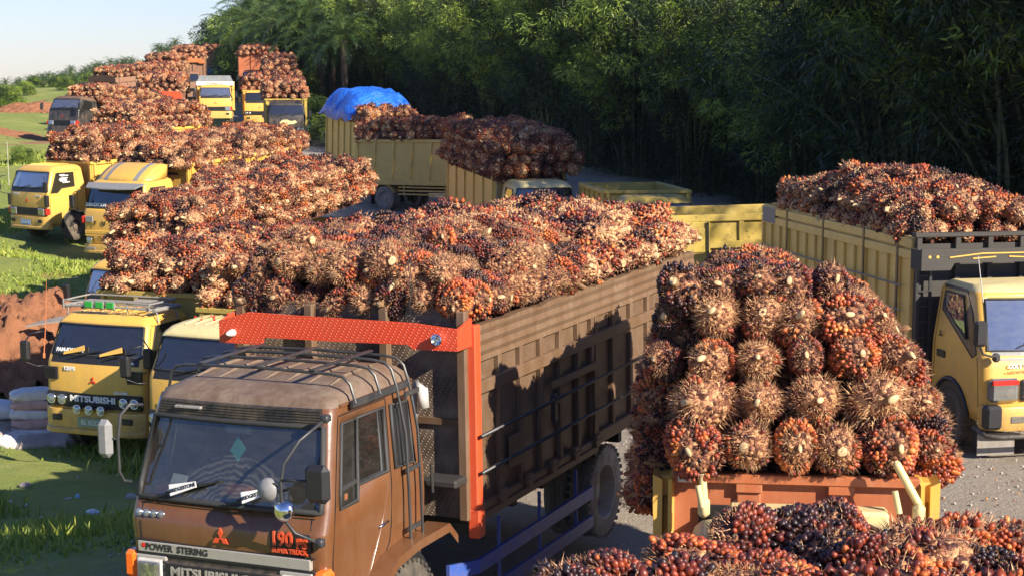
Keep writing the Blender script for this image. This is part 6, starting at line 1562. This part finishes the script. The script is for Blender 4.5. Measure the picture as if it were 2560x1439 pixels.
spots = sorted(spots, key=lambda q: q[1])
rows_b = {}
for i, (x, y, hs) in enumerate(spots):
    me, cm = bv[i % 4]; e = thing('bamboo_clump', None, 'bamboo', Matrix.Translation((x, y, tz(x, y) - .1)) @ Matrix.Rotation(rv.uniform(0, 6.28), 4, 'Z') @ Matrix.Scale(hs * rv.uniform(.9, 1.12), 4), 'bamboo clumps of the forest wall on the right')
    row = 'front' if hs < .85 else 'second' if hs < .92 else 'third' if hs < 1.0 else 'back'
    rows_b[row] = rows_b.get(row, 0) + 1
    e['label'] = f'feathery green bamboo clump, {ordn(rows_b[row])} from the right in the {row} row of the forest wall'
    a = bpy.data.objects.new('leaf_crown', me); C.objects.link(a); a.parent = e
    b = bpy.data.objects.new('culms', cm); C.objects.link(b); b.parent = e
# the forest goes on beside and behind the photographer and throws its shade over the edge
for i, (x, y, hs) in enumerate([(27, 33, 1.1), (30, 27, 1.2), (24, 31, 1.0), (27, 22, 1.1), (33, 20, 1.3), (30, 14, 1.2), (22.5, 35, .9), (14.5, 37, 1.3), (13, 41.5, 1.3), (11, 46, 1.35), (16.5, 32, 1.2), (18, 27, 1.1), (18.5, 22.5, .95)]):
    me, cm = bv[i % 4]; e = thing('bamboo_clump', f'tall bamboo clump at the right picture edge, {ordn(i+1)} of the side row', 'bamboo', Matrix.Translation((x, y, tz(x, y))) @ Matrix.Rotation(i * 1.3, 4, 'Z') @ Matrix.Scale(hs, 4), 'bamboo clumps beside the yard')
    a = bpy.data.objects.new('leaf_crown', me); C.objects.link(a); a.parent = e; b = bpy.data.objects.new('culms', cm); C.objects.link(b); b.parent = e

def palm_variant(k, nf=34, LL=5.2, leafl=.95, pairs=46, lw=.055):
    V = []; F = []; A = []; o = 0
    for i in range(nf):
        a = i * 2.39996 + rv.normal(0, .1); el = R(78) - R(95) * (i / nf) ** .85 + rv.normal(0, .06); L = LL * rv.uniform(.85, 1.1); tone = np.clip(rv.normal(.5, .18), 0, 1)
        P = []; p = np.array([0, 0, 0.]); e = el
        for q in range(13):
            P.append(p.copy()); d = np.array([math.cos(a) * math.cos(e), math.sin(a) * math.cos(e), math.sin(e)]); p = p + d * L / 12; e -= R(9) * (1.1 if q > 2 else .3)
        P = np.array(P); u = np.linspace(.10, 1, pairs); idx = u * 12; j = np.minimum(11, idx.astype(int)); f = (idx - j)[:, None]
        B = P[j] * (1 - f) + P[j + 1] * f; T = P[j + 1] - P[j]; T /= np.linalg.norm(T, axis=1)[:, None]; S = np.cross(T, [0, 0, 1.]); S /= np.linalg.norm(S, axis=1)[:, None] + 1e-9; U = np.cross(S, T)
        ln = leafl * np.sin(np.clip(u * 1.05, 0, 1) * PI * .86 + .25)[:, None]
        for sg in (-1, 1):
            d1 = S * sg * .85 + T * .45 + U * rv.normal(.15, .18, (pairs, 1)); d1 /= np.linalg.norm(d1, axis=1)[:, None]
            mid = B + d1 * ln * .55; tip = mid + (d1 * .6 + np.array([0, 0, -.75])) * ln * .45; w_ = T * lw * .5
            v = np.stack([B - w_, B + w_, mid + w_, mid - w_, tip], 1).reshape(-1, 3); b0 = np.arange(pairs)[:, None] * 5
            f_ = np.concatenate([b0 + [0, 1, 2], b0 + [0, 2, 3], b0 + [3, 2, 4]]); V.append(v); F.append(f_ + o); A.append(np.full(len(v), tone) + rv.normal(0, .06, len(v))); o += len(v)
        # rachis
        W = np.array([0, 0, .03]); S0 = np.cross(P[1] - P[0], [0, 0, 1.]); S0 = S0 / (np.linalg.norm(S0) + 1e-9) * .035; rr = np.linspace(1, .2, 13)[:, None]
        v = np.stack([P - S0 * rr, P + S0 * rr, P - W * rr * 2], 1).reshape(-1, 3); f_ = []
        for q in range(12):
            for c_ in range(3): a0 = q * 3 + c_; a1 = q * 3 + (c_ + 1) % 3; f_ += [(a0, a1, a1 + 3), (a0, a1 + 3, a0 + 3)]
        V.append(v); F.append(np.array(f_) + o); A.append(np.full(len(v), .9)); o += len(v)
    return np_mesh('frond_crown', np.concatenate(V), np.concatenate(F), None, np.clip(np.concatenate(A), 0, 1), [M['frond']], attr='tone')
pv = [palm_variant(k) for k in range(3)]; pf = [palm_variant(k, 24, 4.6, .9, 16, .13) for k in range(2)]
def trunk_mesh(h):
    m = MB(); n = 9; m.tube([(0.04 * math.sin(q), .04 * math.cos(q * 1.3), -.5 + (h + .5) * q / n) for q in range(n + 1)], [.34, .33, .32, .34, .31, .33, .31, .32, .33, .36], 10)
    o = m.build('trunk', M['bark'], None, smooth=True); me = o.data; bpy.data.objects.remove(o); return me
trk = trunk_mesh(6.0)
def palm(x, y, h, sc_, me, label, group, z=None):
    e = thing('oil_palm', label, 'palm tree', Matrix.Translation((x, y, tz(x, y) if z is None else z)) @ Matrix.Rotation(rv.uniform(0, 6.28), 4, 'Z') @ Matrix.Scale(sc_, 4), group)
    c = bpy.data.objects.new('frond_crown', me); C.objects.link(c); c.parent = e; c.location = (0, 0, h / sc_)
    k = bpy.data.objects.new('trunk', trk); C.objects.link(k); k.parent = e; k.scale = (1, 1, h / sc_ / 6.0)
near_palms = [(660, 110, 30, 7, 1.0), (710, 70, 33, 7, 1.1), (600, 105, 27, 7, 1.1), (745, 120, 37, 6, 1.1), (620, 30, 24, 9, 1.3), (690, 0, 24, 9, 1.5), (745, -10, 28, 9, 1.3), (570, 80, 22, 8, 1.3), (690, 95, 36, 7.0, 1.1), (760, 60, 37, 8.0, 1.15), (640, 60, 31, 9, 1.15), (585, 95, 28, 8, 1.1), (830, 45, 36, 8.5, 1.1), (725, 30, 30, 10, 1.1), (660, 20, 26, 11, 1.2), (800, 120, 38, 6.0, 1.0), (600, 60, 25, 10, 1.1), (555, 110, 24, 8.0, 1.0), (780, 0, 29, 11.5, 1.2), (860, 100, 40, 6.5, 1.0)]
near_palms.sort()
for i, (px, py, s, h, sc_) in enumerate(near_palms):
    p = at(px, py, s); palm(p.x, p.y, max(3, p.z - tz(p.x, p.y)), sc_ * .62, pv[i % 3], f'oil palm with long drooping fronds, {ordn(i+1)} from the left in the grove above the road', 'oil palms above the road')
far_palms = []
for k in range(22): far_palms.append((395 + k * 9 + rv.normal(0, 3), 128 - .05 * k * 3 + rv.normal(0, 9), rv.uniform(15, 20)))
for k in range(24): far_palms.append((10 + k * 14 + rv.normal(0, 5), 216 - k * 2.8 + rv.normal(0, 4), rv.uniform(13, 18)))
for k in range(14): far_palms.append((20 + k * 23 + rv.normal(0, 8), 228 - k * 4.6 + rv.normal(0, 4), rv.uniform(15, 20)))
far_palms.sort()
for i, (px, py, s) in enumerate(far_palms):
    p = at(px, py, s); palm(p.x, p.y, max(3, p.z - tz(p.x, p.y)), .34, pf[i % 2], f'hazy distant oil palm, {ordn(i+1)} from the left along the skyline', 'distant oil palms on the skyline')
# bushes along the foot of the far palms and the roadside
bb = [far_bush_variant() for _ in range(2)]
bl = []
for k in range(18): bl.append((8 + k * 27, 268 - k * 5.0 + rv.normal(0, 3), rv.uniform(22, 30), .38))
for (px, py, s, q) in ((150, 300, 50, .25), (590, 130, 26, 1.6), (630, 120, 30, 1.3), (700, 120, 33, 1.2), (740, 190, 38, .8), (560, 160, 24, 1.5), (520, 165, 22, 1.3), (780, 250, 45, .5), (830, 270, 50, .5), (10, 265, 34, .5), (30, 255, 34, .4), (55, 400, 60, .22)): bl.append((px, py, s, q))
bl.sort()
for i, (px, py, s, q) in enumerate(bl):
    p = at(px, py, s); g = tz(p.x, p.y); e = bpy.data.objects.new('bush', bb[i % 2]); C.objects.link(e); e.location = (p.x, p.y, min(p.z - 1.5 * q, g + 3) if p.z > g else g - .1); e.location.z = max(g - .2, e.location.z - 1.2 * q) if q > .6 else g - .05
    e.scale = (q, q, q * (1.3 if q > 1 else 1)); e.rotation_euler = (0, 0, i * 1.1); tag(e, f'leafy green bush, {ordn(i+1)} from the left below the palms and trees', 'bush', 'bushes below the palms')

# distant wooded rise
def ridge():
    cs = []; rs = []; tn = []
    for k in range(1500):
        px = rv.uniform(-60, 900); s = rv.uniform(9, 15); yy = 232 - .19 * min(px, 560) + rv.uniform(-2, 30)
        p = at(px, yy, s); r = rv.uniform(1.0, 1.8); cs.append(tuple(p)); rs.append((r, r, r * .8)); tn.append(np.clip(rv.normal(.5, .2), 0, 1))
    V, F, A = leaves(np.array(cs), np.array(rs), 110, .45, .16, np.array(tn), .2)
    me = np_mesh('distant_woods', V, F, None, A, [M['bamboo']], attr='tone'); o = bpy.data.objects.new('distant_woods', me); C.objects.link(o); tag(o, 'hazy green plantation woods along the far skyline', 'woods', None, 'stuff')
    # the land they stand on
    X = np.linspace(-160, 30, 40); Y = np.linspace(180, 480, 24); XX, YY = np.meshgrid(X, Y)
    top = []
    for x, y in zip(XX.ravel(), YY.ravel()):
        px = 1280 + FPX * x / y; yy = 250 - .19 * min(max(px, -300), 560); z = CAMH + (210 - yy) / FPX * y - 1.5; e = min(1, (y - 180) / 60, (480 - y) / 60); top.append((x, y, z * e - 12 * (1 - e)))
    V = np.array(top); nx = 40; i, j = np.meshgrid(np.arange(39), np.arange(23)); a = (j * nx + i).ravel(); F = np.stack([a, a + 1, a + nx + 1, a + nx], 1)
    me = np_mesh('hillside', V, F, None, None, [plain('hillside_green', (.07, .10, .03), .95, 0, .4, .1)], smooth=np.ones(len(F), bool)); o = bpy.data.objects.new('hillside', me); C.objects.link(o); o['kind'] = 'structure'
ridge()

# grass: tufts on the left bank
def grass():
    n = 130000; y = rv.uniform(12, 75, n) ** 1.0; w_ = rv.random(n)
    x = -.155 * y - .9 - rv.exponential(4.5, n) - .3
    ph = np.sin(x * 1.1 + 1.7 * np.sin(y * .5)) + np.sin(y * .9 + x * .6) + rv.normal(0, .4, n); keep = (ph > -.1) & (x > -.35 * y - 3); x, y, ph = x[keep], y[keep], ph[keep]; n = len(x)
    z = terr(x, y) - .02; h = (.05 + .045 * np.clip(ph, 0, 2)) * rv.uniform(.6, 1.8, n)
    tall = (np.hypot(x + 6.6, y - 23) < 2.4) | (np.hypot(x + 10.5, y - 36) < 2.2); h = h * np.where(tall, 2.6, 1)
    a = rv.uniform(0, 6.28, n); ww = .012 + .0006 * y; dx, dy = np.cos(a) * ww, np.sin(a) * ww; lx, ly = rv.normal(0, .4, n) * h, rv.normal(0, .4, n) * h
    V = np.stack([np.stack([x - dx, y - dy, z], 1), np.stack([x + dx, y + dy, z], 1), np.stack([x + lx, y + ly, z + h], 1)], 1).reshape(-1, 3)
    A = np.repeat(np.clip(.55 + .12 * ph + rv.normal(0, .2, n), 0, 1), 3); mt_ = attr_mat('grass_blade', [(0, (.08, .13, .02)), (.5, (.22, .31, .04)), (1, (.44, .46, .09))], .6, 'tone', trans=.3)
    me = np_mesh('grass', V, np.arange(n * 3).reshape(-1, 3), None, A, [mt_], attr='tone'); o = bpy.data.objects.new('grass', me); C.objects.link(o); tag(o, 'short rough grass growing on the left bank', 'grass', None, 'stuff')
grass()

# soil mounds
def mound(px, py, s, rx, ry, h, rot, label, seed, col=((.20, .072, .032), (.42, .185, .085))):
    p = at(px, py, s); g = tz(p.x, p.y); rg = np.random.default_rng(seed); n = 56; V = []; F = []; ph = rg.uniform(0, 6, 6)
    for i in range(n + 1):
        for j in range(n + 1):
            u, v = -1 + 2 * i / n, -1 + 2 * j / n; r = math.hypot(u, v) * (1 + .12 * math.sin(3 * math.atan2(v, u) + ph[0]))
            z = max(0, 1 - r ** 1.7) * (1 + .22 * math.sin(u * 5 + ph[1]) * math.sin(v * 6 + ph[2])) + .07 * math.sin(u * 17 + ph[3]) * math.sin(v * 19 + ph[4]) * (r < .95) + .05 * rg.normal() * (r < 1)
            x, y = u * rx, v * ry; c, s_ = math.cos(rot), math.sin(rot); X, Y = p.x + c * x - s_ * y, p.y + s_ * x + c * y; V.append((X, Y, tz(X, Y) - .06 + z * h - (.2 if r > 1.02 else 0)))
    F = [(i * (n + 1) + j, i * (n + 1) + j + 1, (i + 1) * (n + 1) + j + 1, (i + 1) * (n + 1) + j) for i in range(n) for j in range(n)]
    m_, nt, p_ = new_mat('reddish_soil'); co = nd(nt, 'ShaderNodeTexCoord').outputs['Object']; nt.links.new(mixc(nt, col[0], col[1], noise(nt, co, 5, 6, .7)), p_.inputs['Base Color']); p_.inputs['Roughness'].default_value = .95
    b = nd(nt, 'ShaderNodeBump'); b.inputs['Strength'].default_value = 1.0; b.inputs['Distance'].default_value = .08; nt.links.new(noise(nt, co, 7, 7, .75), b.inputs['Height']); nt.links.new(b.outputs[0], p_.inputs['Normal'])
    m = MB(); m.add(V, F); o = m.build('soil_mound', m_, None, smooth=True); tag(o, label, 'soil mound')
mound(50, 930, 118, 2.6, 3.2, 1.45, .3, 'big reddish brown mound of soil beside the yellow rack truck', 1)
mound(95, 268, 36, 3.0, 2.0, .75, 0, 'low reddish soil bank on the far field at the left', 2)
mound(60, 345, 48, 2.8, 2.2, .35, 0, 'flat strip of bare brown soil on the left field', 3)
bd = MB(); p = at(120, 815, 125); bd.prism([p + Vector(q) for q in ((-.45, 0, -.02), (.1, .05, .06), (.75, .1, .10), (.72, .5, .12), (.1, .5, .10), (-.3, .3, .02))], (0, 0, .03)); o = bd.build('bark_slab', M['woodgrey'], None); tag(o, 'grey plank sticking out of the reddish mound beside the rack truck', 'plank')

# stacked sacks beside the rack truck
M['sack'] = plain('woven_sack', (.66, .62, .58), .7, 0, .3, 9); M['sackred'] = plain('woven_sack_red', (.56, .34, .28), .7, 0, .45, 5); M['sackgrey'] = plain('woven_sack_dusty', (.36, .30, .25), .8, 0, .35, 6)
def sack(p, rz, sx, sy, sz, mat_, label, tilt=0):
    v, f = ico(4); v = v.copy(); q = np.abs(v) ** np.array([.42, .42, .7]) * np.sign(v); q /= np.abs(q).max(0); ph = rv.uniform(0, 6, 4); q[:, 2] *= 1 - .35 * np.abs(q[:, 0]) ** 6; q[:, 2] += .10 * np.sin(v[:, 0] * 9 + ph[3]) * np.sin(v[:, 1] * 8 + ph[1])
    q = q * (1 + .05 * np.sin(v[:, :1] * 7 + ph[0]) * np.sin(v[:, 1:2] * 6 + ph[1])); q[:, 2] += .06 * np.sin(v[:, 0] * 5 + ph[2])
    m = MB(); m.add([tuple(a) for a in q * np.array([sx, sy, sz])], [tuple(a) for a in f]); o = m.build('filled_sack', M[mat_], None, smooth=True); o.location = p; o.rotation_euler = (tilt, 0, rz); tag(o, label, 'sack', 'sacks beside the rack truck')
base = at(85, 1098, 148); gz = tz(base.x, base.y)
SN = ['bottom', 'second lowest', 'third lowest', 'fourth', 'top']
for k in range(5):
    sack((base.x + .03 * (k % 2), base.y + .02 * k, gz + .12 + k * .155), R(12 + 3 * math.sin(k * 2)), .40, .26, .09, ('sack', 'sackred', 'sack', 'sackred', 'sack')[k], f'filled woven sack, {SN[k]} of the stack beside the yellow rack truck')
for k, (dx, dy, dz, rz, mm) in enumerate(((-.62, .1, .14, .9, 'sackgrey'), (-.72, .35, .42, .3, 'sack'), (-.40, -.35, .10, 2.2, 'sackgrey'), (.25, -.75, .05, .4, 'sackgrey'), (-.1, -.6, .06, 1.2, 'sack'), (-1.0, 0, .3, 1.5, 'sackgrey'), (.55, -.62, .05, -.3, 'sackgrey'))):
    sack((base.x + dx, base.y + dy, gz + dz), rz, .34, .24, .12, mm, ('crumpled dusty sack leaning against the stack', 'pale sack lying on top of the dusty ones at the left', 'dusty sack slumped in front of the stack', 'flattened sack on the grass at the foot of the truck', 'pale sack fallen in front of the stack', 'dusty sack at the left picture edge', 'brown sack under the bumper corner of the rack truck')[k], .2)

# litter and stones on the grass
def blob(px, py, s, size, mat_, label, cat, name, flat=.35, seed=0):
    p = at(px, py, s); g = tz(p.x, p.y); rg = np.random.default_rng(seed); v, f = ico(2); ph = rg.uniform(0, 6, 6)
    q = v * (1 + .22 * lump(v, ph, 3.1))[:, None] + rg.normal(0, .05 if cat != 'stone' else .03, v.shape); q = q * np.array([size, size * rg.uniform(.5, .9), size * flat]); d = (p.z - g) / max(.2, CAMH - g)
    ray = (p - cam.location); k = (g - CAMH) / ray.z; loc = cam.location + ray * k
    m = MB(); m.add([tuple(a) for a in q], [tuple(a) for a in f]); o = m.build(name, M[mat_], None, smooth=cat == 'stone'); o.location = (loc.x, loc.y, tz(loc.x, loc.y) + size * flat * .5); o.rotation_euler = (0, 0, rg.uniform(0, 3)); tag(o, label, cat)
M['stone'] = plain('pale_stone', (.42, .36, .30), .85, 0, .3, 9); M['litter'] = plain('plastic_litter', (.55, .60, .62), .35, 0, .3, 6); M['litterblue'] = plain('blue_litter', (.25, .5, .62), .35, 0, .4, 9)
for (px, py, sz, mm, lb, ct, nm, fl) in ((62, 1180, .11, 'stone', 'pale rounded stone on the sunlit edge of the grass', 'stone', 'stone', .45), (232, 1293, .11, 'litter', 'crumpled clear plastic bag on the shaded grass', 'litter', 'plastic_bag', .3), (193, 1216, .055, 'litterblue', 'small blue and white crumpled cup in the grass', 'litter', 'crumpled_cup', .7),
        (170, 1222, .06, 'stone', 'torn beige carton beside the small blue cup', 'litter', 'torn_carton', .3), (62, 1250, .05, 'litterblue', 'blue wrapper on the grass at the left', 'litter', 'wrapper', .3), (22, 1236, .04, 'litter', 'tiny white scrap near the left edge of the grass', 'litter', 'wrapper', .4), (106, 1325, .07, 'litter', 'folded white paper scrap low on the grass', 'litter', 'paper_scrap', .25),
        (210, 1168, .035, 'litter', 'thin white strip of litter below the sacks truck', 'litter', 'wrapper', .2), (193, 1150, .035, 'stone', 'small brown stone in the shade of the rack truck', 'stone', 'stone', .7), (283, 1322, .08, 'stone', 'angular grey stone on the mud beside the brown truck', 'stone', 'stone', .5), (255, 1345, .10, 'stone', 'clod of grey mud at the edge of the grass', 'stone', 'stone', .5),
        (55, 1385, .06, 'litter', 'white twig-like strip at the bottom left', 'litter', 'wrapper', .15), (160, 715, .09, 'litter', 'pale stone on the grass beyond the soil mound', 'stone', 'stone', .3), (150, 618, .08, 'stone', 'flat pale stone in front of the sticker truck', 'stone', 'stone', .3), (330, 1218, .10, 'stone', 'grey stone beside the brown truck mirror', 'stone', 'stone', .5)):
    blob(px, py, 190, sz, mm, lb, ct, nm, fl, px)
def gravel():
    n = 5000; x = rv.uniform(-4, 9, n); y = rv.uniform(13, 34, n); z = terr(x, y); v, f = OCT; s = rv.uniform(.008, .03, n)
    V = (v[None] * np.array([1, 1, .6]) * s[:, None, None] + rv.normal(0, .003, (n, 6, 3)) + np.stack([x, y, z + .002], 1)[:, None]).reshape(-1, 3); F = (f[None] + (np.arange(n) * 6)[:, None, None]).reshape(-1, 3)
    me = np_mesh('loose_gravel', V, F, None, None, [M['stone']]); o = bpy.data.objects.new('loose_gravel', me); C.objects.link(o); tag(o, 'loose gravel scattered over the yard', 'gravel', None, 'stuff')
gravel()
def dropped():
    n = 420; x = rv.uniform(-1, 8, n); y = rv.uniform(14, 30, n); v, f = ICO0; s = rv.uniform(.010, .018, n); z = terr(x, y) + s
    V = (v[None] * np.array([1, 1.3, 1]) * s[:, None, None] + np.stack([x, y, z], 1)[:, None]).reshape(-1, 3); F = (f[None] + (np.arange(n) * 12)[:, None, None]).reshape(-1, 3)
    me = np_mesh('loose_fruit', V, F, None, np.repeat(rv.uniform(.3, 1, n), 12), [M['fruit']]); o = bpy.data.objects.new('loose_fruit', me); C.objects.link(o); tag(o, 'loose red palm fruit dropped on the yard', 'palm fruit', None, 'stuff')
dropped()
emit_bunches()
hz = MB(); hz.box(-240, 240, -30, 420, -25, 46); m_ = bpy.data.materials.new('dusty_air'); m_.use_nodes = True; nt = m_.node_tree; nt.nodes.remove(nt.nodes['Principled BSDF'])
pv_ = nt.nodes.new('ShaderNodeVolumePrincipled'); pv_.inputs['Color'].default_value = (.80, .90, 1.0, 1); pv_.inputs['Density'].default_value = .0001; pv_.inputs['Anisotropy'].default_value = .2; nt.links.new(pv_.outputs[0], nt.nodes['Material Output'].inputs['Volume'])
ho = hz.build('haze', m_, None); ho['kind'] = 'stuff'; ho['label'] = 'thin dusty haze hanging over the yard and the far trees'
for o in list(bpy.data.objects):
    if o.get('kind') == 'stuff' and 'category' not in o: pass
    if o.parent is not None and 'category' in o: del o['category']
